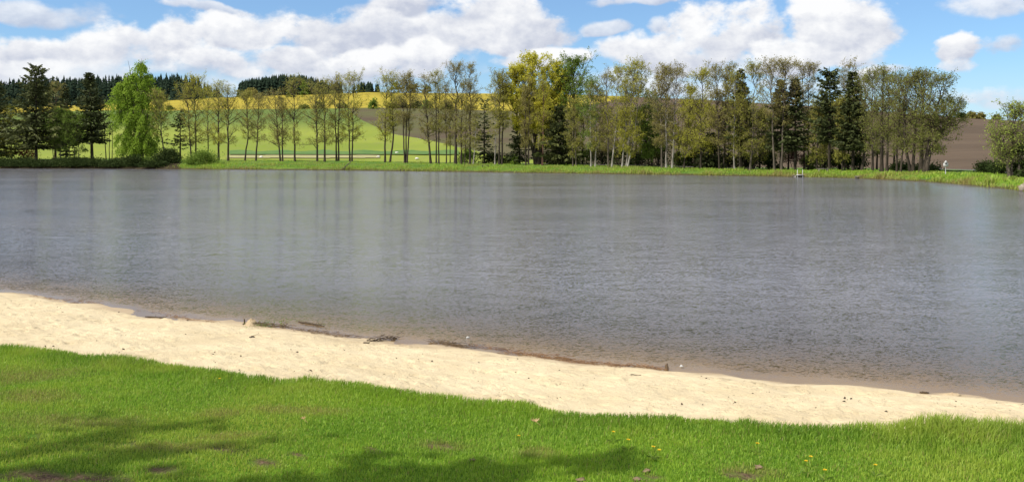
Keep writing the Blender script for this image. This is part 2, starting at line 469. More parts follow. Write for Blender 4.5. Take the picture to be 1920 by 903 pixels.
# ---- far bank and fields, one sheet per field
def fan(name, us, Y0, Y1, rows, mat, power=1.0, rough=0.0, rs=.3, lift=0.0, ends=0):
    us = np.asarray(us); t = np.linspace(0, 1, rows) ** power
    Y = Y0[None, :] + (Y1 - Y0)[None, :] * t[:, None]
    U = np.broadcast_to(us, Y.shape)
    Z = land(U, Y) + lift
    if rough: Z = Z + fbm2(U * Y * rs, Y * rs, 4, 77) * rough * sstep(Y, Y0 + .3, Y0 + 1.5)
    V = np.stack([U * Y, Y, Z], -1).reshape(-1, 3)
    me = raw_mesh(name, V, [grid_faces(rows, len(us))], None, True)
    return tag(put(name, me, mat), kind='structure')
us = np.concatenate([np.linspace(-1.1, -.62, 25)[:-1], np.linspace(-.62, .62, 380), np.linspace(.62, 2.0, 60)[1:]])
upx = CX + us * F
_, YW, YT, ZT, YC, ZC_ = land_params(us)
m, nt, o = new_mat('bank_turf')
n1, n2 = nz(nt, .35, 4), nz(nt, 2.5, 4)
c = mixcol(nt, smooth(n1, .35, .65), (.07, .15, .02), (.13, .20, .03))
c = mixcol(nt, smooth(n2, .55, .75) * .6, c, (.16, .15, .06))
zc = nt.nodes.new('ShaderNodeTexCoord'); zs = nt.nodes.new('ShaderNodeSeparateXYZ'); nt.links.new(zc.outputs['Object'], zs.inputs[0])
c = mixcol(nt, smooth(E(zs.outputs[2]) + (n1 - .5) * .35, .30, .12) * .9, c, (.07, .05, .03))     # bare mud at the water's edge
princ(nt, o, c, .9, .1, n2, .15, .8)
m_bank = m
fan('far_bank', us, YW - 4, YT + 30, 60, m_bank, 1.0, .25, .5)
eu = np.linspace((-300 - CX) / F, (338 - CX) / F, 160)
ep = land_params(eu)
fan('shade_toned_bank', eu, ep[1] - 1, ep[1] + 8.2 - 2.5 * np.clip((CX + F * eu - 280) / 58, 0, 1), 14, flat_mat('bank_shade_tone', (.030, .024, .014), (.065, .052, .028), 2.5, .95, .05), lift=.07, rough=.22, rs=.5)  # western bank overlay: the shade under the scrub is put into its dark colour
# path along the bank, a low gravel sheet on the turf
m_path = flat_mat('gravel_path', (.30, .28, .24), (.40, .37, .31), 4)
pu = np.linspace((980 - CX) / F, (1420 - CX) / F, 90)
pp = land_params(pu)
fan('path', pu, pp[2] + 4.5, pp[2] + 7.0, 4, m_path, lift=.14)
pu = np.linspace((1690 - CX) / F, (1990 - CX) / F, 60)
pp = land_params(pu)
fan('road', pu, pp[2] + 13 - (CX + F * pu - 1690) * .012, pp[2] + 20 - (CX + F * pu - 1690) * .012, 5, flat_mat('pale_asphalt', (.22, .21, .20), (.30, .29, .27), 3), lift=.16)
# field borders in photo rows
YEL0 = [(-900, 222), (0, 213), (190, 207), (300, 208), (450, 205), (600, 204), (700, 202), (800, 203), (900, 207), (1000, 210), (1060, 207), (1190, 180), (4500, 100)]
GRN1 = [(-900, 100), (652, 100), (653, 206), (662, 214), (680, 226), (720, 245), (740, 252), (800, 262), (860, 276), (920, 289), (1000, 300), (1100, 318), (4500, 500)]
Y0 = YT + 29.5
Yy = row_Y(upx, np.interp(upx, *np.array(YEL0).T))
Yg = np.minimum(row_Y(upx, np.interp(upx, *np.array(GRN1).T)), Yy)
Yg = np.maximum(Yg, Y0); Yy = np.maximum(Yy, Yg)
m, nt, o = new_mat('young_crop')
n1, n2 = nz(nt, .02, 4), nz(nt, .5, 4, .6, (1, .2, 1))
c = mixcol(nt, smooth(n1, .35, .65), (.18, .235, .028), (.245, .285, .04))
c = mixcol(nt, smooth(n2, .4, .75) * .5, c, (.20, .22, .06))
zz = nt.nodes.new('ShaderNodeTexCoord'); sp = nt.nodes.new('ShaderNodeSeparateXYZ'); nt.links.new(zz.outputs['Object'], sp.inputs[0])
c = mixcol(nt, smooth(E(sp.outputs[2]) + (n1 - .5) * 6.0, 9.0, 17.0) * .75, c, (.075, .125, .03))     # older, darker crop up the slope
princ(nt, o, c, .9, .1, n2, .2, .5)
fan('green_field', us, Y0, Yg, 40, m, 1.5, .12, .08)
m, nt, o = new_mat('ploughed_soil')
n1, n2 = nz(nt, .03, 4), nz(nt, .35, 4, .6, (.25, 1.6, 1, .25))
c = mixcol(nt, smooth(n1, .3, .7), (.088, .064, .042), (.125, .09, .06))
c = mixcol(nt, smooth(n2, .45, .7) * .6, c, (.085, .055, .038))
xc = nt.nodes.new('ShaderNodeTexCoord'); xs = nt.nodes.new('ShaderNodeSeparateXYZ'); nt.links.new(xc.outputs['Object'], xs.inputs[0])
c = mixcol(nt, smooth(E(xs.outputs[0]) + (n1 - .5) * 90.0, 70.0, -30.0) * smooth(n1, .3, .6) * .75, c, (.095, .105, .035))     # weeds greening the western part
princ(nt, o, c, .95, .1, n2, .3, .8)
fan('ploughed_field', us, Yg, Yy, 40, m, 1.2, .3, .1)
m, nt, o = new_mat('rapeseed_bloom')
n1, n2 = nz(nt, .025, 4), nz(nt, .25, 5, .65, (1, .35, 1))
c = mixcol(nt, smooth(n1, .35, .65), (.31, .245, .028), (.38, .305, .035))
c = mixcol(nt, smooth(n2, .50, .72) * .5, c, (.22, .20, .03))
princ(nt, o, c, .9, .1, n2, .5, .8)
fan('rapeseed_field', us, Yy, YC, 30, m, 1.0, .8, .06)
fan('hilltop', us, YC, YC + 420, 14, flat_mat('hilltop_turf', (.08, .12, .03), (.13, .15, .04), .1), 1.0, .5, .05)
# mown hay strip and dark field margin at the foot of the green field
hu = np.linspace((425 - CX) / F, (712 - CX) / F, 70)
hp = land_params(hu)
fan('mown_strip', hu, row_Y(CX + F * hu, 297.5), row_Y(CX + F * hu, 292.2), 6, flat_mat('dry_mown_grass', (.27, .26, .10), (.36, .33, .14), .6), lift=.16, rough=.05)
hu = np.linspace((430 - CX) / F, (860 - CX) / F, 100)
fan('field_margin', hu, row_Y(CX + F * hu, 291.0), row_Y(CX + F * hu, 284.0 - 1.2 * np.sin(np.arange(100) * .35)), 8, flat_mat('margin_grass', (.06, .14, .02), (.11, .19, .03), .5), lift=.2, rough=.12)

# wooded ridge behind
RIDGE = [(-900, 190), (-200, 182), (0, 182), (100, 178), (250, 172), (340, 172), (400, 183), (440, 200), (520, 214), (4500, 260)]
ru = np.linspace(-1.1, -.2, 120); rY = np.linspace(780, 1150, 14)
RU, RY = np.meshgrid(ru, rY)
ridge_z = lambda u, Y: ZC + (HY - ip(CX + F * u, RIDGE)) / F * 1080 * sstep(Y, 720, 1080) + 6
tag(put('ridge', raw_mesh('ridge', np.stack([RU * RY, RY, ridge_z(RU, RY)], -1).reshape(-1, 3), [grid_faces(14, 120)], None, True), m_ground), kind='structure')

# ------------------------------------------------------------------ beach
Xs = np.arange(-12.5, 7.6, .044)
Xs = np.concatenate([np.linspace(-60, -14, 40), Xs, np.linspace(9, 45, 30)])
vs = np.concatenate([np.linspace(-9, -1.3, 30)[:-1], np.linspace(-1.3, 0, 50)[:-1], np.linspace(0, 1.08, 165)])
S_, E_ = shoreY(Xs), edgeY(Xs)
VV = np.broadcast_to(vs[:, None], (len(vs), len(Xs))); XX = np.broadcast_to(Xs[None, :], VV.shape)
YY = S_[None, :] + (E_ - S_)[None, :] * VV
ZZ, V2 = sand_base(XX, YY)
dent = np.zeros_like(ZZ)
for (X0, v0, a, b, th, dp) in FOOT:
    i0, i1 = np.searchsorted(Xs, [X0 - .3, X0 + .3])
    if i1 - i0 < 2: continue
    Yc0 = np.interp(X0, Xs, S_) + (np.interp(X0, Xs, E_) - np.interp(X0, Xs, S_)) * v0
    dx_, dy_ = XX[:, i0:i1] - X0, YY[:, i0:i1] - Yc0
    p = dx_ * math.cos(th) + dy_ * math.sin(th); q = -dx_ * math.sin(th) + dy_ * math.cos(th)
    r2 = (p / a) ** 2 + (q / b) ** 2
    dent[:, i0:i1] += -dp * np.exp(-r2 * 1.2) + dp * .55 * np.exp(-((np.sqrt(r2) - 1.5) / .45) ** 2)
ZZ = ZZ + dent * sstep(VV, .03, .10)
wet = 1 - sstep(ZZ + fbm2(XX * 2, YY * 2, 3, 61) * .05, .0, .075)
lit_ = sstep(fbm2(XX * 1.2, YY * 3, 4, 67), .02, .25) * np.exp(-((VV - .10) / .07) ** 2)
m, nt, o = new_mat('pale_sand')
w = attr(nt, 'wet'); li = attr(nt, 'litter')
n1, n2, n3 = nz(nt, 1.1, 4), nz(nt, 9, 4, .65), nz(nt, 120, 2, .7)
c = mixcol(nt, smooth(n1, .3, .7), (.60, .485, .30), (.675, .56, .36))
c = mixcol(nt, smooth(n3, .62, .74) * .45, c, (.36, .27, .16))
c = mixcol(nt, smooth(n2, .66, .76) * .45, c, (.36, .27, .16))
c = mixcol(nt, li * smooth(n2, .3, .6) * .5, c, (.24, .15, .08))
c = mixcol(nt, w * .85, c, (.38, .275, .165))
princ(nt, o, c, 0.9 - w * .35, .3, nz(nt, 28, 5, .65), .03, .7)
tag(put('beach', raw_mesh('beach', np.stack([XX, YY, ZZ], -1).reshape(-1, 3), [grid_faces(*ZZ.shape)], {'wet': wet.ravel(), 'litter': lit_.ravel()}, True), m), kind='structure')

# ------------------------------------------------------------------ water
off = np.concatenate([[-2.0, -1.2, -.7, -.4, -.2, 0, .1, .2, .3, .45, .6, .8, 1, 1.3, 1.6, 2, 2.5, 3, 4, 5, 7, 10, 15, 25, 40, 70, 110, 165, 240]])
Xw = np.concatenate([np.linspace(-320, -16, 40), np.arange(-15.5, 9, .18), np.linspace(9.5, 90, 40)])
Sw = shoreY(np.clip(Xw, -60, 45))
Yw2 = Sw[None, :] + off[:, None]; Xw2 = np.broadcast_to(Xw[None, :], Yw2.shape)
dep = -sand_base(np.clip(Xw2, -60, 45), Yw2)[0]
dep = np.where(off[:, None] > 9, 1.0, np.clip(dep, 0, 1.0))
m, nt, o = new_mat('pond_water')
d = attr(nt, 'depth')
calm = smooth(nz(nt, .07, 3, .5, (.4, 1.5, 1)), .38, .62) * .65 + .85
def chan(scale, mp, dist=.3):
    s = nt.nodes.new('ShaderNodeSeparateColor'); nt.links.new(nz(nt, scale, 3, .55, mp, True, dist), s.inputs[0])
    return E(s.outputs[0]) - .5, E(s.outputs[1]) - .5
a1, b1 = chan(1.0, (1.2, 3.0, 1, .14)); a2, b2 = chan(1.0, (8.5, 18, 1, .18)); a3, b3 = chan(1.0, (21.0, 44, 1, .14))
amp = calm * smooth(d, .0, .06)
gx = (a1 * .20 + a2 * .36 + a3 * .70) * amp * .55
gy = (b1 * .20 + b2 * .36 + b3 * 1.0) * amp
cb = nt.nodes.new('ShaderNodeCombineXYZ'); cb.inputs[2].default_value = 1
nt.links.new(gx.k, cb.inputs[0]); nt.links.new(gy.k, cb.inputs[1])
vn = nt.nodes.new('ShaderNodeVectorMath'); vn.operation = 'NORMALIZE'; nt.links.new(cb.outputs[0], vn.inputs[0])
tr = nt.nodes.new('ShaderNodeBsdfTransparent'); tr.inputs[0].default_value = (.93, .87, .76, 1)
df = nt.nodes.new('ShaderNodeBsdfDiffuse'); nt.links.new(vn.outputs[0], df.inputs['Normal']); df.inputs[0].default_value = (.192, .187, .203, 1)
mu = nt.nodes.new('ShaderNodeMixShader')
k = E.op('SUBTRACT', 1.0, E.op('EXPONENT', E.op('MAXIMUM', d - 0.02, 0.0) * -2.5)); nt.links.new(k.k, mu.inputs[0])
nt.links.new(tr.outputs[0], mu.inputs[1]); nt.links.new(df.outputs[0], mu.inputs[2])
gl = nt.nodes.new('ShaderNodeBsdfGlossy'); gl.inputs['Roughness'].default_value = .11; nt.links.new(vn.outputs[0], gl.inputs['Normal'])
fr = nt.nodes.new('ShaderNodeFresnel'); fr.inputs[0].default_value = 1.33; nt.links.new(vn.outputs[0], fr.inputs['Normal'])
mx = nt.nodes.new('ShaderNodeMixShader'); nt.links.new(fr.outputs[0], mx.inputs[0]); nt.links.new(mu.outputs[0], mx.inputs[1]); nt.links.new(gl.outputs[0], mx.inputs[2])
nt.links.new(mx.outputs[0], o.inputs[0])
tag(put('water', raw_mesh('water', np.stack([Xw2, Yw2, np.zeros_like(Yw2)], -1).reshape(-1, 3), [grid_faces(*Yw2.shape)], {'depth': dep.ravel()}, True), m), kind='structure')

# ------------------------------------------------------------------ lawn
DIRT = [(110, 894, 130, 15), (300, 882, 34, 9), (497, 867, 30, 8), (415, 843, 45, 5), (830, 838, 40, 5), (560, 853, 20, 4), (240, 832, 16, 5), (1205, 897, 40, 8), (1395, 893, 40, 8), (1425, 876, 16, 4), (700, 842, 20, 4), (60, 818, 16, 6)]
DRY = [(40, 705, 110, 30), (130, 790, 160, 25), (60, 745, 90, 25), (420, 775, 60, 14), (560, 770, 120, 14), (830, 838, 90, 14), (1000, 850, 60, 16), (1420, 885, 90, 18), (350, 838, 150, 14), (420, 820, 90, 14)]
def blobs(X, Y, tab, soft=.5):
    t = np.zeros_like(X)
    for (px, py, rx, ry) in tab:
        x0, y0, z0 = lawn_px(px, py); k = y0 / F
        ryw = ry * k * y0 / (ZC - z0)
        r = np.sqrt(((X - x0) / (rx * k)) ** 2 + ((Y - y0) / ryw) ** 2) + fbm2(X * 6, Y * 6, 3, 71) * .9
        t = np.maximum(t, 1 - sstep(r, soft, 1.15))
    return t
gX = np.concatenate([np.linspace(-60, -9, 40), np.arange(-8.8, 8, .09), np.linspace(8.3, 45, 40)])
gd = np.concatenate([[-.12, -.05], np.arange(0, 7.5, .09), np.linspace(7.8, 60, 40)])
gE = edgeY(gX)
GY = gE[None, :] - gd[:, None]; GX = np.broadcast_to(gX[None, :], GY.shape)
GZ = lawn_z(GX, GY); GZ[0] -= .12
dirt = blobs(GX, GY, DIRT); dry = blobs(GX, GY, DRY, .3)
m, nt, o = new_mat('lawn_soil')
n1, n2 = nz(nt, 1.2, 4), nz(nt, 45, 4, .65)
c = mixcol(nt, smooth(n1, .3, .7), (.09, .20, .012), (.14, .27, .018))
c = mixcol(nt, smooth(n2, .4, .7) * .5, c, (.035, .06, .012))
c = mixcol(nt, attr(nt, 'dry') * .6, c, (.17, .15, .05))
c = mixcol(nt, attr(nt, 'dirt'), c, mixcol(nt, smooth(n2, .35, .65), (.07, .04, .025), (.20, .13, .085)))
princ(nt, o, c, .95, .1, n2, .03, .9)
tag(put('lawn', raw_mesh('lawn', np.stack([GX, GY, GZ], -1).reshape(-1, 3), [grid_faces(*GZ.shape)], {'dirt': dirt.ravel(), 'dry': dry.ravel()}, True), m), kind='structure')

def blades(name, X, Y, Z, h, w, rnd, dry, rng, mat, lean=.35):
    N = len(X)
    a = rng.uniform(0, 2 * math.pi, N); la = rng.uniform(0, 2 * math.pi, N)
    ll = np.abs(rng.normal(0, lean, N)) * h
    sx_, sy_ = np.cos(a) * w / 2, np.sin(a) * w / 2
    lx, ly = np.cos(la) * ll + .12 * h, np.sin(la) * ll
    P = np.zeros((N, 5, 3))
    P[:, 0] = np.stack([X - sx_, Y - sy_, Z - .01], 1); P[:, 1] = np.stack([X + sx_, Y + sy_, Z - .01], 1)
    P[:, 2] = np.stack([X - sx_ * .8 + lx * .35, Y - sy_ * .8 + ly * .35, Z + h * .6], 1)
    P[:, 3] = np.stack([X + sx_ * .8 + lx * .35, Y + sy_ * .8 + ly * .35, Z + h * .6], 1)
    P[:, 4] = np.stack([X + lx, Y + ly, Z + np.sqrt(np.maximum(h * h - ll * ll * .6, h * h * .2))], 1)
    b = np.arange(N)[:, None] * 5
    f = np.concatenate([b + [0, 1, 3], b + [0, 3, 2], b + [2, 3, 4]])
    me = raw_mesh(name, P.reshape(-1, 3), [f], {'rnd': np.repeat(rnd, 5), 'dry': np.repeat(dry, 5)})
    return tag(put(name, me, mat), kind='stuff')
m, nt, o = new_mat('grass_blade')
r, dr = attr(nt, 'rnd'), attr(nt, 'dry')
big = nz(nt, .9, 3)
c = mixcol(nt, r, (.125, .25, .016), (.36, .53, .065))
c = mixcol(nt, smooth(big, .42, .62) * .45, c, (.34, .50, .035))
c = mixcol(nt, smooth(nz(nt, .45, 4, .6), .48, .66) * .5, c, (.42, .47, .08))
c = mixcol(nt, dr, c, (.34, .29, .10))
p = princ(nt, None, c, .5, .3)
t = nt.nodes.new('ShaderNodeBsdfTranslucent'); nt.links.new(c, t.inputs[0])
mx = nt.nodes.new('ShaderNodeMixShader'); mx.inputs[0].default_value = .45
nt.links.new(p.outputs[0], mx.inputs[1]); nt.links.new(t.outputs[0], mx.inputs[2]); nt.links.new(mx.outputs[0], o.inputs[0])
m_blade = m
NB = 690000
rg = np.random.default_rng(5)
bd = rg.uniform(-.4, 5.2, NB); bx = rg.uniform(-9.0, 9.0, NB)
by = edgeY(bx) - bd
ub = np.abs(bx / np.maximum(by, .5))
keep = ((ub < .66) & (by > 4.1)) | ((ub < 1.35) & (by > 3.6) & (rg.random(NB) < .28))
bx, by, bd = bx[keep], by[keep], bd[keep]
bdirt, bdry = blobs(bx, by, DIRT), blobs(bx, by, DRY, .3)
keep = rg.random(len(bx)) > bdirt * .93
keep &= (bd > -.08) | (rg.random(len(bx)) < .35 * np.exp((bd + .08) / .09) * (fbm2(bx * 4, by * 4, 3, 89) > -.05))
bx, by, bd, bdry, bdirt = (q[keep] for q in (bx, by, bd, bdry, bdirt))
patch = fbm2(bx * 1.6, by * 1.6, 4, 81)
h = .016 + .013 * rg.random(len(bx)) + np.clip(patch, 0, .5) * .03
edge_tall = np.exp(-(np.maximum(bd - .05, 0) / .42) ** 2) * (.65 + 1.3 * np.clip(fbm2(bx * 2.1, by * 0, 3, 83) + .3, 0, 1))
right_tall = sstep(bx, 2.2, 4.0) * np.exp(-(np.maximum(bd - .2, 0) / .8) ** 2)
h = h + edge_tall * (.022 + .024 * rg.random(len(bx))) + right_tall * (.04 + .05 * rg.random(len(bx)))
tuft = sstep(fbm2(bx * 3.3, by * 3.3, 3, 87), .22, .4)
h = h * (1 + tuft * .6) * (1 - .5 * bdirt)
rnd = np.clip(.55 + .36 * rg.normal(size=len(bx)) - .38 * np.clip(edge_tall + right_tall, 0, 1) + patch * .5 - tuft * .3, 0, 1)
dryv = np.clip(bdry * .85 * rg.random(len(bx)) + (rg.random(len(bx)) < .06) * .8 + bdirt * .4, 0, 1)
blades('grass', bx, by, np.where(bd > -.08, lawn_z(bx, by), sand_base(bx, by)[0]), h, .0034 + .003 * rg.random(len(bx)), rnd, dryv, rg, m_blade, .6)
# rough grass along the far bank
NB = 46000
rg = np.random.default_rng(6)
bu = rg.uniform((-20 - CX) / F, (1990 - CX) / F, NB)
_, yw_, yt_, zt_, _, _ = land_params(bu)
fr_ = rg.random(NB) ** 1.6
by = yw_ + .05 + fr_ * (yt_ - yw_ + 5)
keep = ~(CX + F * bu < 335) & (fbm2(bu * by * .22, by * .8, 3, 93) > -.16)
keep |= rg.random(NB) < .06
bu, by, fr_ = bu[keep], by[keep], fr_[keep]
cl = fbm2(bu * by * .35, by * .6, 4, 91)
h = (.08 + .18 * rg.random(len(bu)) + np.clip(cl + .08, 0, 1) * 1.0) * (1.1 - .75 * fr_) * (1 + .9 * sstep(fbm2(bu * by * .5, by * .7, 3, 97), .16, .3))
rnd = np.clip(.72 + .2 * rg.normal(size=len(bu)) + cl * .9, 0, 1)
blades('bank_grass', bu * by, by, land(bu, by) - .02, h, .05 + .05 * rg.random(len(bu)), rnd, np.clip((rg.random(len(bu)) < .12) * .7 + (fr_ < .06) * .45 + np.clip(fbm2(bu * by * .18, by * .5, 3, 95) * 2.2, 0, .7), 0, 1), rg, m_blade, .5)

# ------------------------------------------------------------------ trees
L_OLIVE = leaf_mat('olive_young_leaf', (.27, .265, .05), (.43, .42, .09), .5)
L_BROWN = leaf_mat('brown_catkin_leaf', (.24, .215, .06), (.37, .335, .10), .48)
L_YELLOW = leaf_mat('yellow_young_leaf', (.34, .33, .04), (.50, .49, .075), .5)
L_WILLOW = leaf_mat('willow_leaf', (.50, .48, .045), (.70, .66, .09), .5)
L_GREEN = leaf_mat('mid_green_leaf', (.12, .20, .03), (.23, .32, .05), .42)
L_LIME = leaf_mat('bright_green_leaf', (.18, .30, .03), (.38, .52, .06), .48)
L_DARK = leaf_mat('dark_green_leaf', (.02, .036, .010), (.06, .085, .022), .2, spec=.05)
L_SPRUCE = leaf_mat('spruce_needle', (.040, .052, .018), (.095, .112, .036), .15)
L_FIR = leaf_mat('fir_needle', (.040, .055, .018), (.14, .15, .045), .15)
L_LARCH = leaf_mat('yellowish_needle', (.17, .16, .04), (.30, .27, .07), .3)
L_RED = leaf_mat('dark_red_leaf', (.10, .015, .015), (.20, .03, .03), .25)
L_PURPLE = leaf_mat('purple_brown_leaf', (.07, .035, .03), (.12, .06, .05), .25)
L_MAPLE = leaf_mat('dull_green_leaf', (.16, .18, .04), (.27, .29, .065), .45)
L_FOREST = flat_mat('forest_needle', (.012, .022, .015), (.028, .042, .026), .15, .95, .0)
B_DARK = bark_mat('dark_alder_bark', (.035, .028, .020), (.075, .060, .045))
B_GREY = bark_mat('grey_bark', (.08, .065, .05), (.15, .125, .095))
B_BIRCH = bark_mat('pale_birch_bark', (.13, .11, .09), (.42, .39, .34), 2.2)
B_RED = bark_mat('reddish_bark', (.09, .05, .035), (.15, .085, .06))
B_TWIG = bark_mat('twig_bark', (.11, .085, .05), (.17, .135, .08))
L_SPRING = leaf_mat('pale_spring_leaf', (.23, .29, .05), (.33, .39, .08), .4)
LEAF = dict(spring=L_SPRING, olive=L_OLIVE, brown=L_BROWN, yellow=L_YELLOW, willow=L_WILLOW, green=L_GREEN, lime=L_LIME, dark=L_DARK, maple=L_MAPLE, red=L_RED, purple=L_PURPLE)
BARK = dict(dark=B_DARK, grey=B_GREY, birch=B_BIRCH, red=B_RED)

def unit(v): return v / (np.linalg.norm(v, axis=-1, keepdims=True) + 1e-9)
def resample(P, K):
    P = np.asarray(P, float)
    d = np.concatenate([[0], np.cumsum(np.linalg.norm(np.diff(P, axis=0), axis=1))]); t = np.linspace(0, d[-1], K)
    Q = np.stack([np.interp(t, d, P[:, i]) for i in range(3)], 1)
    for _ in range(2): Q[1:-1] = Q[1:-1] * .5 + (Q[:-2] + Q[2:]) * .25
    return Q
def grow(rng, stems, r0, hw, h0=.25, n1=34, n2=7, n3=5, e0=15, e1=62, leaves=3, ls=.17, prof='oval', bend=.12, hang=0.0, l3=.55, limbs=(), lean_out=0.0, dens_low=1.0, jit=.18):
    """stems: list of local (K,3) paths from the ground up. Returns trunk, twig and leaf builders."""
    tb, wb, lb = MB(), MB(), MB()
    ns = len(stems)
    for si, st in enumerate(stems):
        K = 12
        P = resample(st, K); H = P[-1, 2] - P[0, 2]
        wob = rng.normal(size=(K, 3)) * .010 * H * np.linspace(0, 1, K)[:, None]; wob[:, 2] = 0; P = P + wob
        P[0, 2] -= .25
        R = r0 * (1 - np.linspace(0, 1, K)) ** .85 * (1.0 if ns == 1 else .8) + .018
        R[0] *= 1.35
        tb.tubes(P[None], R[None], 7, rnd=rng.random())
        s = np.sort(rng.random(n1)) if dens_low >= 1 else np.sort(rng.random(n1) ** dens_low)
        tt = h0 + (1 - h0) * (s * .97)
        ki = tt * (K - 1)
        B0 = np.stack([np.interp(ki, np.arange(K), P[:, i]) for i in range(3)], 1)
        rb = np.interp(ki, np.arange(K), R)
        if prof == 'oval': w = hw * np.sin(math.pi * (.14 + .80 * s)) ** .65
        elif prof == 'tear': w = hw * np.sin(math.pi * (.30 + .655 * s)) ** .9
        elif prof == 'dome': w = hw * np.sqrt(np.clip(1 - (s * .95) ** 2.2, .05, 1))
        elif prof == 'top': w = hw * (.30 + .70 * np.sin(math.pi * np.clip(.10 + s * .82, 0, 1)) * s ** .35)
        else: w = hw * np.clip(.6 + .4 * np.sin(s * 9), .4, 1) * np.sin(math.pi * (.2 + .72 * s)) ** .5
        w = w * rng.uniform(.55, 1.15, n1)
        e = np.radians(np.clip(e0 + (e1 - e0) * s + rng.normal(0, 8, n1), -30, 76))
        azs = np.arange(n1) * 2.39996 + rng.uniform(0, 6) + rng.normal(0, .4, n1)
        L = np.minimum(w / np.cos(e), .35 * H + hw)
        L = np.where(e > .3, np.minimum(L, (H * 1.0 - B0[:, 2] + P[0, 2] + .5) / np.sin(np.maximum(e, .3)) + .2), L)
        D = np.stack([np.cos(azs) * np.cos(e), np.sin(azs) * np.cos(e), np.sin(e)], 1)
        K1 = 5; t1 = np.linspace(0, 1, K1)
        P1 = B0[:, None] + D[:, None] * (L[:, None] * t1)[..., None]
        P1[..., 2] += (L[:, None] * bend * t1 ** 2) - hang * L[:, None] * t1 ** 2
        P1[:, 1:] += rng.normal(size=(n1, K1 - 1, 3)) * (L * .045)[:, None, None]
        r1 = np.minimum(rb * .55, .016 * L + .012)
        R1 = r1[:, None] * (1 - .8 * t1)[None] + .006
        tb.tubes(P1, R1, 4, rnd=rng.random(n1))
        # second order
        n = n1 * n2
        i1 = np.repeat(np.arange(n1), n2); t2 = rng.uniform(.22, 1.0, n)
        def along(PP, ii, t):
            f = t * (PP.shape[1] - 1); k0 = np.minimum(f.astype(int), PP.shape[1] - 2); fr = (f - k0)[:, None]
            return PP[ii, k0] * (1 - fr) + PP[ii, k0 + 1] * fr
        B2 = along(P1, i1, t2)
        D2 = unit(D[i1] * .75 + rng.normal(size=(n, 3)) * .55 + np.array([0, 0, .18 - hang]))
        L2 = L[i1] * rng.uniform(.25, .50, n) * (1.15 - .6 * t2) + .25
        K2 = 3; tt2 = np.linspace(0, 1, K2)
        P2 = B2[:, None] + D2[:, None] * (L2[:, None] * tt2)[..., None]
        P2[..., 2] += (L2[:, None] * (.10 - hang * .8) * tt2 ** 2)
        P2[:, 1:] += rng.normal(size=(n, 2, 3)) * (L2 * .06)[:, None, None]
        wb.cones(P2[:, 0], P2[:, 2], .008 + .007 * L2, rng.random(n))
        # twigs
        m = n * n3
        i2 = np.repeat(np.arange(n), n3); t3 = rng.uniform(.2, 1.0, m)
        B3 = along(P2, i2, t3)
        if hang > .5: D3 = unit(D2[i2] * .35 + rng.normal(size=(m, 3)) * .25 + np.array([0, 0, -hang]))
        else: D3 = unit(D2[i2] * .7 + rng.normal(size=(m, 3)) * .65 + np.array([0, 0, .15 - hang]))
        L3 = l3 * rng.uniform(.5, 1.3, m)
        T3 = B3 + D3 * L3[:, None]
        wb.cones(B3, T3, .0075, rng.random(m))
        if leaves:
            q = int(m * leaves)
            i3 = rng.integers(0, m, q); t4 = rng.uniform(.15, 1.05, q)[:, None]
            C = B3[i3] * (1 - t4) + T3[i3] * t4 + rng.normal(size=(q, 3)) * jit * .5
            C[:, 2] = np.maximum(C[:, 2], .3)
            sh = rng.random(q) * .6 + .4 * rng.random(n)[i2[i3]]
            ax = None
            if hang > .5: ax = D3[i3] + rng.normal(size=(q, 3)) * .4
            lb.leaves(C, ls * rng.uniform(.7, 1.3, q), ls * .62 * rng.uniform(.7, 1.3, q), rng, ax, sh)
    for (p0, p1, p2, rr) in limbs:
        Q = resample([p0, p1, p2], 6)
        tb.tubes(Q[None], (rr * np.linspace(1, .35, 6))[None], 5)
        n = 14; t = rng.uniform(.35, 1, n)
        Bq = np.stack([np.interp(t * 5, np.arange(6), Q[:, i]) for i in range(3)], 1)
        Dq = unit(rng.normal(size=(n, 3)) + unit(Q[-1] - Q[0]) * .8 + np.array([0, 0, .3])); Lq = rng.uniform(.5, 1.4, n)
        wb.tubes(np.stack([Bq, Bq + Dq * Lq[:, None] * .5, Bq + Dq * Lq[:, None] + np.array([0, 0, .1])], 1), np.full((n, 3), .012) * np.array([1, .7, .3]), 3)
        B3 = np.repeat(Bq + Dq * Lq[:, None] * .7, 5, 0); D3 = unit(rng.normal(size=(n * 5, 3)) + np.repeat(Dq, 5, 0))
        wb.cones(B3, B3 + D3 * .45, .007)
        if leaves: lb.leaves(B3 + D3 * .3, ls, ls * .6, rng)
    return tb, wb, lb
def local_path(pts, X, Y, Z):
    """photo waypoints (column, row) from the foot up, as a path relative to the tree's base"""
    k = Y / F; out_ = [(0, 0, 0)]
    x0 = pts[0][0]
    zb = Z
    for (px, py) in pts[1:]:
        out_.append(((px - x0) * k, 0, ZC + (HY - py) * k - zb))
    return out_
SEED = [100]
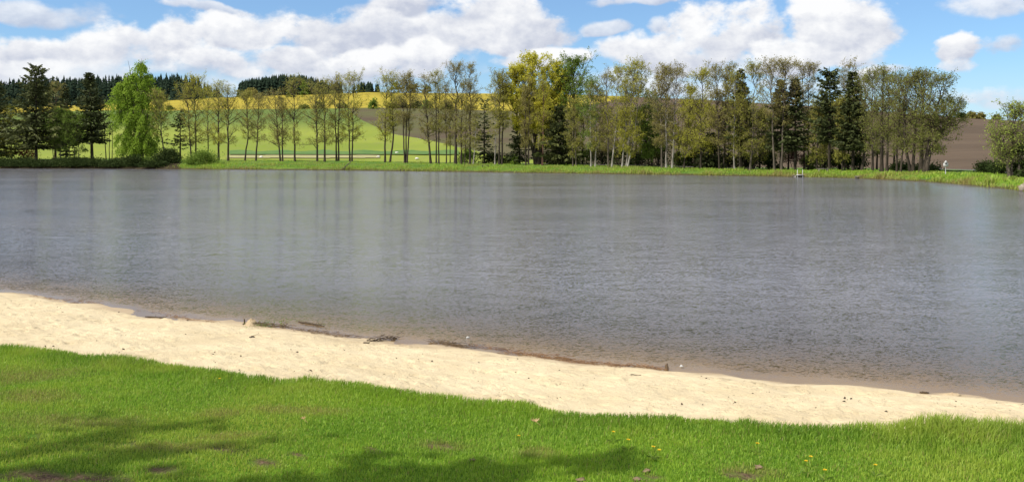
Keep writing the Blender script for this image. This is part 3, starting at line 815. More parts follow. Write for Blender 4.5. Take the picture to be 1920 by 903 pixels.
def tree(label, stems, hw, leaf='olive', bark='dark', d=0.0, r0=.15, limbs=(), name='alder_tree', cat='tree', group='bare spring trees along the far bank', spread=.0, **kw):
    """stems: lists of photo waypoints; hw: crown half width in photo columns"""
    SEED[0] += 1
    rng = np.random.default_rng(SEED[0])
    px = stems[0][0][0]
    X, Y, Z = bank_at(px, d); k = Y / F
    loc_st = []
    if 1060 < px < 1610 and kw.get('h0', .2) < .42: kw['h0'] = kw.get('h0', .22) * .62
    if px > 900: stems = [[*st[:-1], (st[-1][0], st[-1][1] + 9)] for st in stems]      # room for the topmost twigs
    for st in stems:
        p = np.array(local_path(st, X, Y, Z), float)
        p[:, 0] += (st[0][0] - px) * k
        yo = rng.normal() * spread
        p[:, 1] += np.linspace(0, 1, len(p)) * yo + (rng.normal() * .25 if st is not stems[0] else 0)
        loc_st.append(p)
    lm = []
    for li in limbs:
        a = [((q[0] - px) * k, 0, ZC + (HY - q[1]) * k - Z) for q in li]
        lm.append((np.array(a[0]), np.array(a[1]) + [0, -.3, 0], np.array(a[2]) + [0, -.5, 0], .06))
    if kw.get('n1', 40) < 40 and name == 'alder_tree': kw['n1'] = int(kw['n1'] * 1.3)
    if px > 1060: kw['leaves'] = kw.get('leaves', 2) * (1.2 if px < 1610 else .85)
    tb, wb, lb = grow(rng, loc_st, r0, hw * k * (1.38 if 1060 < px < 1610 else 1.22), limbs=lm, **kw)
    root = empty(name, (X, Y, Z), label, cat, group)
    tb.build('trunk', BARK[bark], root, True)
    tag(wb.build('twigs', B_TWIG, root), kind='stuff')
    if lb.V: lb.build('crown', LEAF[leaf], root)
    return root
def conifer(label, px, top, hw, d=0.0, clear=.08, leaf=None, name='spruce_tree', cat='tree', group='dark conifers on the far bank', n=150, sprays=17, droop=.25, power=.85, ragged=.35, lean=0, r0=.17, pos=None):
    SEED[0] += 1
    rng = np.random.default_rng(SEED[0])
    X, Y, Z = pos or bank_at(px, d); k = Y / F
    H = ZC + (HY - top) * k - Z; W = hw * k
    tb, lb = MB(), MB()
    P = np.stack([np.linspace(0, lean * k, 8), np.zeros(8), np.linspace(-.25, H, 8)], 1)
    tb.tubes(P[None], (r0 * (1 - np.linspace(0, 1, 8)) + .02)[None], 7)
    n = int(n * 1.5)
    s = np.sort(rng.random(n)) ** 1.15
    z = H * (clear + (1 - clear) * s * .985)
    azs = np.arange(n) * 2.39996 + rng.normal(0, .3, n)
    tier = 1 + ragged * .5 * np.sin(z * 4.2 + rng.random() * 6)
    L = W * 1.12 * (1.04 - s) ** power * rng.uniform(1 - ragged, 1 + ragged * .6, n) * tier + .25
    low = sstep(s, 0, .12) * .35 + .65
    L = L * low
    t1 = np.linspace(0, 1, 4)
    out_ = np.stack([np.cos(azs), np.sin(azs), np.zeros(n)], 1)
    up = .35 * s - droop * (1 - s)
    P1 = np.zeros((n, 4, 3)); P1[:, :, 2] = z[:, None]
    P1[..., 0] = lean * k * (z / H)[:, None]
    P1 += out_[:, None] * (L[:, None] * t1)[..., None]
    P1[..., 2] += L[:, None] * (up[:, None] * t1 + .16 * t1 ** 3)
    tb.tubes(P1, (.012 + .010 * L)[:, None] * (1.05 - t1)[None], 3)
    q = n * sprays
    i = np.repeat(np.arange(n), sprays); t = np.tile(np.linspace(.12, 1.0, sprays), n) + rng.normal(0, .03, q); t = np.clip(t, .05, 1.02)
    f = t * 3; k0 = np.clip(f.astype(int), 0, 2); fr = (f - k0)[:, None]
    C = P1[i, k0] * (1 - fr) + P1[i, k0 + 1] * fr
    side = np.stack([-out_[i, 1], out_[i, 0], np.zeros(q)], 1) * np.where(rng.random(q) < .5, 1, -1)[:, None]
    ax = unit(out_[i] * .8 + side * rng.uniform(.2, 1.2, q)[:, None] + np.array([0, 0, -1.0]) * rng.uniform(.0, .75, q)[:, None] + rng.normal(size=(q, 3)) * .15)
    C = C + side * (L[i] * .22 * (1.1 - t) * rng.random(q))[:, None]
    ll = (.34 + .13 * L[i]) * rng.uniform(.7, 1.35, q)
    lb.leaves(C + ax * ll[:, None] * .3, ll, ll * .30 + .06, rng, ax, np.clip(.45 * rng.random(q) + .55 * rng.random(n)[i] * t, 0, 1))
    root = empty(name, (X, Y, Z), label, cat, group)
    tb.build('trunk', B_DARK, root, True)
    lb.build('crown', leaf or L_SPRUCE, root)
    return root
def bush(label, px, top, hw, d=0.0, leaf='dark', name='shrub', cat='shrub', group=None, n=2600, ls=.22, pos=None, depth=.7, rise=.0):
    SEED[0] += 1
    rng = np.random.default_rng(SEED[0])
    X, Y, Z = pos or bank_at(px, d); k = Y / F
    W = hw * k; H = max(ZC + (HY - top) * k - Z, .4)
    sb, lb = MB(), MB()
    ns = 12; a = rng.uniform(0, 6.28, ns)
    tip = np.stack([np.cos(a) * W * .6, np.sin(a) * W * .6 * depth, np.full(ns, H * .75)], 1) * rng.uniform(.6, 1, (ns, 1))
    b0 = tip * [.15, .15, 0] + [0, 0, -.1]
    sb.tubes(np.stack([b0, b0 * .5 + tip * .5 + [0, 0, .1], tip], 1), np.full((ns, 3), .03) * [1, .7, .3], 4)
    # leaf clumps spread through an uneven mound
    nc = max(14, int(W * 10)); ca = rng.uniform(0, 6.28, nc); cr = np.sqrt(rng.random(nc)); cz = rng.random(nc) ** .7
    rad = np.sqrt(np.clip(1 - cz ** 2.4, .06, 1))
    cc = np.stack([np.cos(ca) * cr * W * rad * .95, np.sin(ca) * cr * W * rad * depth, (rise + (1 - rise) * cz) * H * rng.uniform(.7, 1.0, nc)], 1)
    ci = rng.integers(0, nc, n)
    sg = np.minimum(.22 * W + .12, .6) * rng.uniform(.6, 1.2, nc)
    C = cc[ci] + rng.normal(size=(n, 3)) * sg[ci][:, None] * [1, .9, .7]
    C[:, 2] = np.abs(C[:, 2])
    lb.leaves(C, ls * rng.uniform(.6, 1.4, n), ls * .6 * rng.uniform(.6, 1.4, n), rng, None, np.clip(.5 * rng.random(n) + .5 * rng.random(nc)[ci], 0, 1))
    root = empty(name, (X, Y, Z), label, cat, group)
    sb.build('stems', B_DARK, root)
    lb.build('crown', LEAF[leaf], root)
    return root

AL = dict(h0=.22, n1=40, n2=7, n3=5, leaves=2.2, ls=.16)           # slim alders
# --- western clump of conifers
conifer('ragged pine with yellow-green lower boughs cut off by the picture edge', -6, 152, 40, 2, .05, L_FIR, n=150)
tree('yellowish drooping larch in front of the ragged pine, beside the tall dark fir', [[(22, 300), (20, 250), (18, 205)]], 24, 'yellow', 'grey', 3, .12, name='larch_tree', group='trees west of the weeping birch', h0=.10, n1=44, n2=7, n3=5, leaves=3.0, ls=.19, e0=-5, e1=45, hang=.25)
conifer('tallest dark fir with a dense top and a bare black foot', 68, 121, 40, -1, .12, L_FIR, 'fir_tree', n=190, sprays=18, ragged=.55, power=.62, droop=.10, r0=.26)
tree('reddish brown leafless tree between the tall fir and the small pale green trees', [[(103, 300), (104, 240), (106, 165)]], 18, 'brown', 'red', 9, .14, group='trees west of the weeping birch', name='bare_tree', h0=.35, n1=34, n2=8, n3=6, leaves=2.4, ls=.17)
conifer('slim shadowy spruce half hidden behind the small pale green trees', 124, 163, 16, 10, .06, n=110)
tree('small many-stemmed pale green tree close beside the tall dark fir', [[(106, 300), (104, 250), (107, 212)], [(112, 300), (114, 250), (118, 214)], [(99, 300), (96, 260), (94, 232)]], 18, 'green', 'grey', 0, .07, name='young_maple', group='young green trees', h0=.12, n1=22, n2=7, n3=5, leaves=4.2, ls=.20, e0=20, e1=60)
tree('small many-stemmed pale green tree close beside the spire-topped spruce', [[(140, 300), (139, 255), (137, 216)], [(147, 300), (149, 260), (152, 226)], [(133, 300), (130, 260), (127, 228)]], 17, 'green', 'grey', 0, .07, name='young_maple', group='young green trees', h0=.14, n1=22, n2=7, n3=5, leaves=4.0, ls=.20, e0=20, e1=60)
conifer('spire-topped spruce with a bare stout foot, beside the weeping birch', 173, 136, 31, 2, .20, n=180, sprays=18, lean=-6, r0=.28)
tree('thin dark leafless pole tree between the spruce and the weeping birch', [[(199, 298), (196, 250), (193, 190)]], 9, 'brown', 'dark', 3, .08, group='trees west of the weeping birch', name='bare_tree', h0=.5, n1=14, n2=5, n3=4, leaves=1.5, ls=.15)
tree('pair of slender stems rising beneath the edge of the weeping birch', [[(205, 298), (205, 250), (204, 195)], [(209, 298), (209, 260), (210, 210)]], 8, 'green', 'dark', 4, .07, group='trees west of the weeping birch', name='bare_tree', h0=.4, n1=10, n2=5, n3=4, leaves=2.5, ls=.17)
# weeping birch
tree('big bright green weeping birch with hanging curtains of leaves', [[(254, 300), (253, 220), (241, 114)], [(262, 300), (262, 230), (262, 110)], [(247, 300), (236, 230), (228, 150)], [(266, 300), (275, 230), (279, 135)]], 22, 'lime', 'grey', 0, .20,
     name='weeping_birch', group='trees west of the weeping birch', h0=.14, n1=30, n2=7, n3=4, leaves=9.5, ls=.30, e0=25, e1=66, prof='tear', hang=.95, l3=1.5, jit=.3)
tree('slim leafless tree leaning out beside the weeping birch', [[(309, 298), (303, 250), (297, 178)]], 17, 'olive', 'dark', 0, .12, **{**AL, 'h0': .3})
bush('red-leaved low shrub under the tall dark fir', 48, 276, 20, 4, 'red', group=None, n=1200, ls=.24)
SCRUB = [(-12, 300, 'low dark waterside scrub at the picture edge under the ragged pine'), (28, 298, 'low dark waterside scrub beneath the yellowish larch'), (66, 301, 'low dark waterside scrub right below the tall dark fir'), (104, 297, 'low dark waterside scrub below the first small pale green tree'),
         (142, 298, 'low dark waterside scrub below the second small pale green tree'), (180, 302, 'low dark waterside scrub below the spire-topped spruce'), (216, 301, 'low dark waterside scrub below the slender pair of stems'), (250, 295, 'low dark waterside scrub below the weeping birch'), (288, 293, 'low dark waterside scrub between weeping birch and dark rounded shrub')]
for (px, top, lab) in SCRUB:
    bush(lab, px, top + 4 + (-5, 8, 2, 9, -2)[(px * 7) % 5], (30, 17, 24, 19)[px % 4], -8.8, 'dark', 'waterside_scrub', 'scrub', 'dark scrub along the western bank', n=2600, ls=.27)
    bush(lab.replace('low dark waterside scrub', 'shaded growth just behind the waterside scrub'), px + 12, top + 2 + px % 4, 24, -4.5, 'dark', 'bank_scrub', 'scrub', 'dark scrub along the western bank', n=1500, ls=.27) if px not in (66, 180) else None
bush('small green sprig bush at the foot of the weeping birch', 276, 297, 16, -7, 'green', 'waterside_scrub', 'scrub', None, n=1300, ls=.24)
bush('dark rounded shrub between the weeping birch and the brighter green shrub', 318, 281, 26, -4, 'dark', n=3600, ls=.26, group='rounded bank shrubs')
bush('brighter green rounded shrub at the end of the open grass bank', 381, 285, 30, -6, 'green', n=4200, ls=.24, group='rounded bank shrubs')
# --- open row of slim alders
conifer('small stunted dark conifer behind the rounded shrubs', 338, 205, 19, 6, .22, L_FIR, 'stunted_conifer', n=46, sprays=9, ragged=.8, droop=.0, power=.5)
tree('first slim alder past the weeping birch, stem leaning slightly, behind the dark shrub', [[(359, 296), (355, 240), (351, 165)]], 17, 'olive', 'dark', 2, .13, **AL)
tree('broad-headed olive alder rising straight behind the bright green shrub', [[(367, 296), (367, 230), (366, 153)]], 30, 'yellow', 'dark', 3, .15, **{**AL, 'n1': 40, 'leaves': 3.2, 'prof': 'top'})
tree('thin alder standing further back behind the end of the green shrub', [[(390, 292), (390, 240), (391, 172)]], 20, 'olive', 'dark', 12, .11, **{**AL, 'leaves': 2.6})
tree('alder with one low limb forking out towards the green shrub', [[(410, 302), (410, 240), (410, 163)]], 22, 'yellow', 'dark', 0, .17, [[(408, 272), (400, 254), (391, 240)]], **{**AL, 'leaves': 2.6, 'prof': 'top'})
tree('straight alder with thick stem, next after the forked-limb alder', [[(428, 302), (428, 240), (427, 172)]], 22, 'olive', 'dark', 0, .17, [[(429, 262), (436, 250), (442, 240)]], **AL)
tree('alder with a wavy curving stem on the open grass bank', [[(459, 302), (464, 265), (466, 240), (462, 180)]], 18, 'olive', 'dark', 0, .13, **{**AL, 'h0': .3})
tree('alder whose stem slants steadily, beside the wavy-stemmed one', [[(480, 302), (483, 250), (485, 185)]], 17, 'brown', 'dark', 0, .14, **{**AL, 'h0': .3})
tree('leaning alder with a long low branch, one of two standing close together', [[(526, 302), (521, 255), (516, 178)]], 20, 'brown', 'dark', 0, .14, [[(522, 275), (512, 268), (501, 262)]], **AL)
tree('upright thinner alder of the two standing close together on the open bank', [[(530, 302), (529, 250), (528, 182)]], 14, 'brown', 'dark', 0, .12, **{**AL, 'n1': 22})
tree('alder with a rounded olive top alone on the open grass bank', [[(553, 302), (552, 240), (550, 155)]], 22, 'olive', 'dark', 0, .15, **{**AL, 'prof': 'top'})
tree('alder with a snapped bare limb sticking out low on its stem', [[(595, 302), (594, 240), (593, 160)]], 24, 'olive', 'dark', 0, .16, [[(593, 278), (588, 270), (584, 264)], [(593, 270), (580, 271), (562, 271)]], **AL)
tree('straight alder right beside the one with the snapped limb', [[(609, 302), (609, 240), (606, 158)]], 20, 'olive', 'dark', 0, .16, **AL)
tree('close twin-stemmed alder set back from the bank', [[(631, 296), (630, 240), (627, 150)], [(635, 296), (635, 240), (636, 152)]], 18, 'brown', 'dark', 6, .17, **{**AL, 'n1': 24})
tree('twin-stemmed alder with yellow-green top above the fallen branch', [[(656, 300), (655, 240), (651, 150)], [(660, 300), (662, 240), (664, 146)]], 20, 'yellow', 'dark', 2, .15, [[(660, 262), (672, 255), (684, 250)]], **{**AL, 'n1': 24, 'leaves': 2.4})
tree('slim alder with a rising side limb, first past the fallen branch', [[(722, 304), (723, 240), (724, 146)]], 22, 'yellow', 'dark', 0, .15, [[(722, 256), (712, 242), (704, 232)]], **{**AL, 'leaves': 2.4, 'prof': 'top'})
tree('alder with a boldly S-shaped lower stem', [[(731, 304), (735, 278), (738, 262), (736, 210), (733, 148)]], 19, 'yellow', 'dark', 0, .15, **{**AL, 'h0': .35, 'leaves': 2.4, 'prof': 'top'})
tree('three-stemmed alder clump splitting from one foot', [[(759, 306), (757, 265), (757, 210), (756, 148)], [(761, 306), (761, 260), (763, 150)], [(763, 306), (767, 265), (768, 210), (770, 144)]], 16, 'brown', 'dark', 0, .15, **{**AL, 'n1': 22, 'prof': 'top', 'h0': .38})
tree('leaning alder with candelabra limbs spreading from halfway up', [[(808, 307), (803, 255), (799, 215), (797, 152)]], 20, 'brown', 'dark', 0, .17, [[(803, 262), (794, 245), (786, 230)], [(802, 250), (810, 228), (813, 210)]], **AL)
tree('pair of tall pole-straight alders sharing a foot, past the candelabra alder', [[(818, 307), (818, 240), (817, 142)], [(823, 307), (823, 240), (824, 146)]], 15, 'olive', 'dark', 0, .13, **{**AL, 'n1': 22, 'h0': .35})
tree('very thin pole tree with hardly any branches, in front of the rapeseed field', [[(837, 307), (837, 240), (836, 155)]], 11, 'brown', 'dark', 0, .08, **{**AL, 'n1': 18})
tree('very thin short-crowned pole tree beside the thick dark alder', [[(844, 307), (844, 255), (845, 190)]], 10, 'olive', 'dark', 1, .07, **{**AL, 'n1': 16})
tree('thick-stemmed tall alder with a broad twiggy head against the clouds', [[(854, 307), (855, 240), (856, 130)]], 26, 'brown', 'dark', 0, .24, **{**AL, 'n1': 42, 'h0': .3, 'prof': 'top', 'leaves': 1.8})
tree('dark alder pressed close to the thick-stemmed one', [[(865, 308), (865, 240), (867, 165)]], 15, 'olive', 'dark', 0, .14, **{**AL, 'n1': 22})
tree('thin slanting tree between the two twiggy-headed alders', [[(871, 308), (873, 270), (876, 200)]], 9, 'olive', 'dark', 0, .07, **{**AL, 'n1': 14})
tree('tall alder with a rounded twiggy head standing against blue sky', [[(881, 308), (882, 240), (882, 132)]], 20, 'brown', 'dark', 0, .15, **{**AL, 'n1': 36, 'h0': .4, 'prof': 'top'})
tree('pale-footed slanting stem behind the dark waterside bench', [[(887, 309), (891, 275), (894, 215)]], 8, 'olive', 'birch', 0, .08, **{**AL, 'n1': 14})
conifer('small dark spruce behind the waterside bench', 908, 186, 17, 7, .10, L_FIR, n=52, sprays=11, ragged=.55, power=.6)
tree('thin pale-stemmed tree just past the waterside bench', [[(928, 309), (929, 240), (930, 150)]], 13, 'olive', 'birch', 0, .09, **{**AL, 'n1': 22})
tree('fan-topped twin alder with two dark stems, before the yellow willow', [[(936, 309), (937, 240), (937, 134)], [(941, 309), (943, 240), (945, 138)]], 17, 'olive', 'dark', 0, .16, **{**AL, 'n1': 28, 'h0': .38, 'prof': 'top', 'leaves': 2.2})
# yellow willow and its neighbours
tree('great rounded yellow-green willow, the tallest broad crown on the bank', [[(1006, 306), (1004, 265), (985, 190), (965, 128)], [(1007, 306), (1006, 260), (1002, 190), (1000, 106)], [(1009, 306), (1014, 260), (1036, 185), (1042, 118)], [(1005, 306), (998, 270), (972, 222), (950, 165)], [(1010, 306), (1018, 265), (1045, 210), (1060, 150)]], 26, 'willow', 'dark', 5, .36,
     name='willow_tree', group='leafy trees on the far bank', h0=.34, n1=40, n2=9, n3=5, leaves=5.0, ls=.24, e0=20, e1=60)
conifer('low dark spruce at the side of the yellow willow', 974, 214, 20, 4, .08, n=90, sprays=13, ragged=.6)
tree('lower-topped of two thin bare poles in front of the willow', [[(986, 310), (985, 240), (984, 160)]], 11, 'brown', 'dark', 0, .09, **{**AL, 'n1': 20})
tree('taller of two thin bare poles in front of the willow', [[(991, 310), (991, 240), (992, 145)]], 12, 'brown', 'dark', 0, .10, **{**AL, 'n1': 20})
tree('reddish-stemmed slim tree in front of the yellow willow', [[(1017, 310), (1019, 240), (1019, 145)]], 14, 'yellow', 'red', 0, .11, **{**AL, 'n1': 24, 'leaves': 2.4})
conifer('broad shaggy dark spruce past the yellow willow', 1050, 200, 32, 4, .04, L_FIR, n=150, sprays=16, ragged=.5, power=.6)
tree('deep green leafy tree rising above the shaggy spruce', [[(1076, 309), (1076, 220), (1077, 110)], [(1074, 309), (1071, 220), (1062, 130)]], 27, 'green', 'dark', 7, .20, name='leafy_tree', group='leafy trees on the far bank', h0=.42, n1=32, n2=8, n3=5, leaves=3.0, ls=.22)
tree('two grey poles standing close in front of the deep green tree', [[(1074, 311), (1074, 250), (1074, 185)], [(1080, 311), (1078, 250), (1078, 190)]], 10, 'olive', 'grey', 0, .09, **{**AL, 'n1': 18})
tree('pale-barked birch with soft green crown past the deep green tree', [[(1108, 313), (1108, 240), (1107, 150)]], 20, 'green', 'birch', 0, .10, name='birch_tree', **{**AL, 'leaves': 3.0, 'h0': .35})
tree('pale-barked birch with olive crown next to the soft green birch', [[(1116, 313), (1118, 240), (1120, 160)]], 16, 'olive', 'birch', 0, .09, name='birch_tree', **{**AL, 'leaves': 3.0, 'h0': .35})
tree('narrow reddish leafless tree rising bare above its neighbours', [[(1141, 313), (1139, 240), (1135, 120)]], 13, 'brown', 'grey', 0, .12, **{**AL, 'n1': 32, 'leaves': .8})
tree('slanting pale-footed tree with ochre crown beside the narrow reddish tree', [[(1147, 313), (1152, 270), (1157, 215), (1157, 126)]], 19, 'yellow', 'birch', 0, .11, **{**AL, 'n1': 32, 'leaves': 2.6})
tree('first of three slanting pale-footed birches growing from one spot', [[(1166, 313), (1170, 270), (1173, 215), (1176, 126)]], 17, 'yellow', 'birch', 0, .10, name='birch_tree', **{**AL, 'leaves': 2.6})
tree('middle one of three slanting pale-footed birches, a yellow-green spray of crown', [[(1174, 313), (1178, 275), (1184, 215), (1190, 117)]], 18, 'yellow', 'birch', 0, .10, name='birch_tree', **{**AL, 'leaves': 2.8})
tree('most slanted of three pale-footed birches, its white foot bent outward', [[(1176, 314), (1186, 275), (1195, 215), (1203, 115)]], 18, 'yellow', 'birch', 0, .10, name='birch_tree', **{**AL, 'leaves': 2.8})
tree('bushy dark green tree filling the gap after the slanting birches', [[(1222, 312), (1222, 250), (1222, 172)], [(1217, 312), (1212, 260), (1208, 200)]], 20, 'green', 'dark', 5, .13, name='leafy_tree', group='leafy trees on the far bank', h0=.10, n1=34, n2=7, n3=5, leaves=3.4, ls=.21)
tree('grey stem with a rounded brown head, before the white-footed birches', [[(1241, 314), (1240, 240), (1240, 132)]], 20, 'brown', 'grey', 0, .12, **{**AL, 'n1': 34, 'h0': .35, 'prof': 'top', 'leaves': 2.2})
tree('white-footed birch with the broadest rounded brownish crown', [[(1249, 315), (1249, 240), (1250, 125)]], 26, 'brown', 'birch', 0, .13, name='birch_tree', **{**AL, 'n1': 40, 'h0': .35, 'prof': 'top', 'leaves': 2.4})
tree('white-footed birch with crooked upper stem next to the broadest-crowned one', [[(1260, 316), (1264, 250), (1266, 200), (1270, 128)]], 22, 'brown', 'birch', 0, .13, name='birch_tree', **{**AL, 'n1': 36, 'h0': .35, 'leaves': 2.2})
tree('slanting slim tree with yellow-green lower crown past the white-footed birches', [[(1282, 315), (1288, 265), (1295, 195), (1297, 165)]], 18, 'yellow', 'dark', 0, .09, **{**AL, 'leaves': 3.2})
tree('upright tree in a yellow-green cloud of leaves between slanting tree and small spruce', [[(1314, 316), (1314, 240), (1315, 133)]], 21, 'yellow', 'dark', 0, .11, **{**AL, 'n1': 36, 'leaves': 3.0})
conifer('small low spruce with layered grey-green boughs under the trees', 1333, 250, 24, 3, .02, n=90, sprays=15, ragged=.3, power=.8)
tree('tall airy leafless tree just past the small low spruce', [[(1349, 318), (1347, 240), (1344, 126)]], 18, 'brown', 'dark', 0, .12, **{**AL, 'n1': 34, 'h0': .35})
tree('tall airy twin-topped tree beside the airy leafless one', [[(1357, 318), (1359, 240), (1362, 128)], [(1358, 318), (1362, 240), (1372, 120)]], 13, 'brown', 'dark', 2, .11, **{**AL, 'n1': 24, 'h0': .38})
tree('grey-footed birch in front of the first tall spruce', [[(1377, 320), (1376, 270), (1377, 200), (1378, 135)]], 17, 'olive', 'birch', 0, .10, name='birch_tree', **{**AL, 'n1': 28, 'h0': .35})
conifer('first tall spruce of the shaded clump, its dark spire clear of the trees', 1389, 129, 25, 1.5, .22, n=130, sprays=15, power=.95, ragged=.5)
tree('thin stem half lost in front of the first tall spruce', [[(1387, 320), (1388, 260), (1390, 190)]], 14, 'olive', 'dark', 0, .08, **{**AL, 'n1': 26, 'leaves': 2.4})
tree('leaning olive tree with a tall airy head past the first tall spruce', [[(1406, 320), (1411, 270), (1413, 210), (1413, 121)]], 19, 'olive', 'grey', 0, .12, **{**AL, 'n1': 36, 'leaves': 2.4})
tree('crooked tree whose low stem slants far over', [[(1409, 320), (1422, 296), (1434, 280), (1430, 215)]], 20, 'olive', 'dark', 3, .11, **{**AL, 'n1': 28, 'leaves': 2.6})
tree('tall round-headed bare tree before the pair of dark spruces', [[(1452, 322), (1449, 250), (1448, 116)]], 24, 'brown', 'grey', 0, .13, **{**AL, 'n1': 40, 'h0': .42, 'prof': 'top', 'leaves': 1.6})
tree('tall round-headed bare tree rising over the pair of dark spruces', [[(1465, 322), (1468, 250), (1472, 117)]], 22, 'brown', 'grey', 0, .13, **{**AL, 'n1': 38, 'h0': .42, 'prof': 'top', 'leaves': 1.6})
conifer('shorter-topped one of the pair of dark spruces behind the white-posted jetty', 1464, 150, 25, 1.5, .24, n=130, sprays=15, power=.95, ragged=.5)
conifer('wider one of the pair of dark spruces behind the white-posted jetty', 1491, 147, 26, 1.5, .24, n=130, sprays=15, power=.95, ragged=.5)
bush('purple-leaved low tree beneath the pair of dark spruces', 1488, 276, 20, 5, 'purple', 'purple_shrub', n=800, ls=.22, rise=.35)
tree('bare tree with two straight stems between the spruces, above the jetty', [[(1508, 320), (1507, 240), (1506, 122)], [(1516, 320), (1516, 240), (1518, 120)]], 20, 'brown', 'dark', 6, .12, **{**AL, 'n1': 28, 'h0': .48, 'prof': 'top', 'leaves': 1.2})
conifer('broad-shouldered dark pine past the two-stemmed bare tree', 1555, 125, 27, 1.5, .28, n=120, sprays=15, ragged=.7, power=.6, droop=.05)
tree('thin stem standing in front of the broad-shouldered pine', [[(1531, 320), (1532, 260), (1536, 190)]], 15, 'olive', 'dark', 2, .09, **{**AL, 'n1': 26, 'leaves': 2.6})
tree('slanting thin stem beside the broad-shouldered pine', [[(1541, 320), (1545, 270), (1552, 210)]], 15, 'olive', 'dark', 3, .09, **{**AL, 'n1': 24, 'leaves': 2.6})
conifer('conical dark spruce with evenly layered boughs, last tall one of the clump', 1599, 133, 31, 1.5, .22, n=170, sprays=18, ragged=.25, power=1.0)
tree('bare rounded crown showing above and behind the evenly layered spruce', [[(1590, 320), (1592, 240), (1593, 120)]], 24, 'brown', 'dark', 9, .13, **{**AL, 'n1': 38, 'h0': .5, 'prof': 'top', 'leaves': 1.6})
tree('two dark poles in front of the evenly layered spruce', [[(1579, 321), (1580, 250), (1581, 180)], [(1585, 321), (1586, 250), (1587, 175)]], 12, 'olive', 'dark', 1, .09, **{**AL, 'n1': 22, 'leaves': 2.4})
tree('crooked dark tree with a kinked low stem past the layered spruce', [[(1615, 321), (1621, 290), (1618, 240), (1622, 140)]], 18, 'maple', 'dark', 2, .15, [[(1620, 285), (1628, 270), (1634, 255)]], **{**AL, 'n1': 30, 'leaves': 2.0})
tree('upright dark tree between the kinked tree and the thick-stemmed one', [[(1636, 322), (1636, 250), (1637, 134)]], 20, 'maple', 'dark', 1, .13, **{**AL, 'n1': 32, 'leaves': 2.0})
tree('thick-stemmed upright tree with a full rounded olive crown', [[(1653, 322), (1654, 250), (1657, 131)]], 27, 'maple', 'dark', 0, .20, name='leafy_tree', **{**AL, 'n1': 44, 'leaves': 2.1, 'prof': 'top'})
tree('slimmer tree touching the thick-stemmed rounded one', [[(1663, 322), (1664, 250), (1668, 140)]], 20, 'maple', 'dark', 0, .14, name='leafy_tree', **{**AL, 'n1': 34, 'leaves': 2.0})
tree('two slanting stems that cross low before the forked tree', [[(1681, 323), (1683, 260), (1690, 138)], [(1686, 323), (1691, 270), (1695, 200)]], 20, 'maple', 'dark', 0, .12, name='leafy_tree', **{**AL, 'n1': 30, 'leaves': 2.1})
tree('big forked tree splitting near the ground into a wide V', [[(1708, 324), (1702, 300), (1696, 268), (1694, 150)], [(1709, 324), (1710, 290), (1714, 225), (1716, 140)]], 26, 'maple', 'dark', 0, .20, [[(1706, 286), (1716, 278), (1728, 272)]], name='leafy_tree', **{**AL, 'n1': 38, 'leaves': 2.1})
tree('stout tree in the middle of the big domed group', [[(1727, 324), (1728, 270), (1732, 140)]], 30, 'maple', 'dark', 1, .24, name='leafy_tree', **{**AL, 'n1': 48, 'leaves': 2.1, 'h0': .3})
tree('stoutest leaning tree whose dome-shaped crown sweeps out over the brown field', [[(1733, 324), (1739, 275), (1752, 210), (1764, 148)], [(1734, 324), (1742, 280), (1768, 240), (1790, 190)]], 34, 'maple', 'dark', 0, .28, name='leafy_tree', h0=.22, n1=46, n2=8, n3=6, leaves=2.2, ls=.17, e0=0, e1=55, spread=.5)
# second row, standing in the shade behind
ROW2 = [(1040, 205, 22, 'maple', 'dim olive tree filling in behind the shaggy spruce'), (1092, 190, 22, 'olive', 'dim olive tree filling in behind the deep green tree'), (1128, 205, 20, 'brown', 'dim brown tree behind the pale-barked birches'), (1156, 195, 20, 'olive', 'dim olive tree behind the slanting ochre-crowned tree'),
        (1192, 200, 20, 'yellow', 'dim yellowish tree behind the three slanting birches'), (1234, 195, 22, 'maple', 'dim olive tree behind the grey stem with rounded head'), (1272, 190, 22, 'olive', 'dim olive tree behind the crooked white-footed birch'), (1302, 185, 20, 'yellow', 'yellow-green tree behind the slanting slim tree'),
        (1330, 188, 20, 'yellow', 'yellow-green tree rising behind the small low spruce'), (1366, 190, 22, 'brown', 'dim brown tree behind the airy twin-topped tree'), (1396, 195, 20, 'maple', 'dim dull green tree behind the first tall spruce'), (1424, 192, 22, 'maple', 'dim dull green tree behind the far-slanting crooked stem'),
        (1442, 200, 20, 'olive', 'dim olive tree before the pair of dark spruces'), (1478, 195, 20, 'maple', 'dim dull green tree between the pair of dark spruces'), (1524, 200, 22, 'maple', 'dim dull green tree behind the jetty and the plank bench'), (1546, 195, 20, 'olive', 'dim olive tree behind the broad-shouldered pine'),
        (1574, 195, 22, 'maple', 'dim dull green tree between pine and layered spruce'), (1612, 185, 22, 'maple', 'dim dull green tree behind the kinked tree'), (1644, 180, 22, 'maple', 'dim dull green tree behind the thick-stemmed rounded one'), (1676, 175, 24, 'maple', 'dim dull green tree behind the crossing stems')]
for (px, top, hw, lf, lab) in ROW2:
    tree(lab, [[(px, 315), (px + 1, 260), (px, top + 14)]], hw * .85, lf, 'dark', 8.5, .11, name='shaded_tree', group='shaded trees of the back row', h0=.2, n1=26, n2=7, n3=5, leaves=2.0, ls=.20)
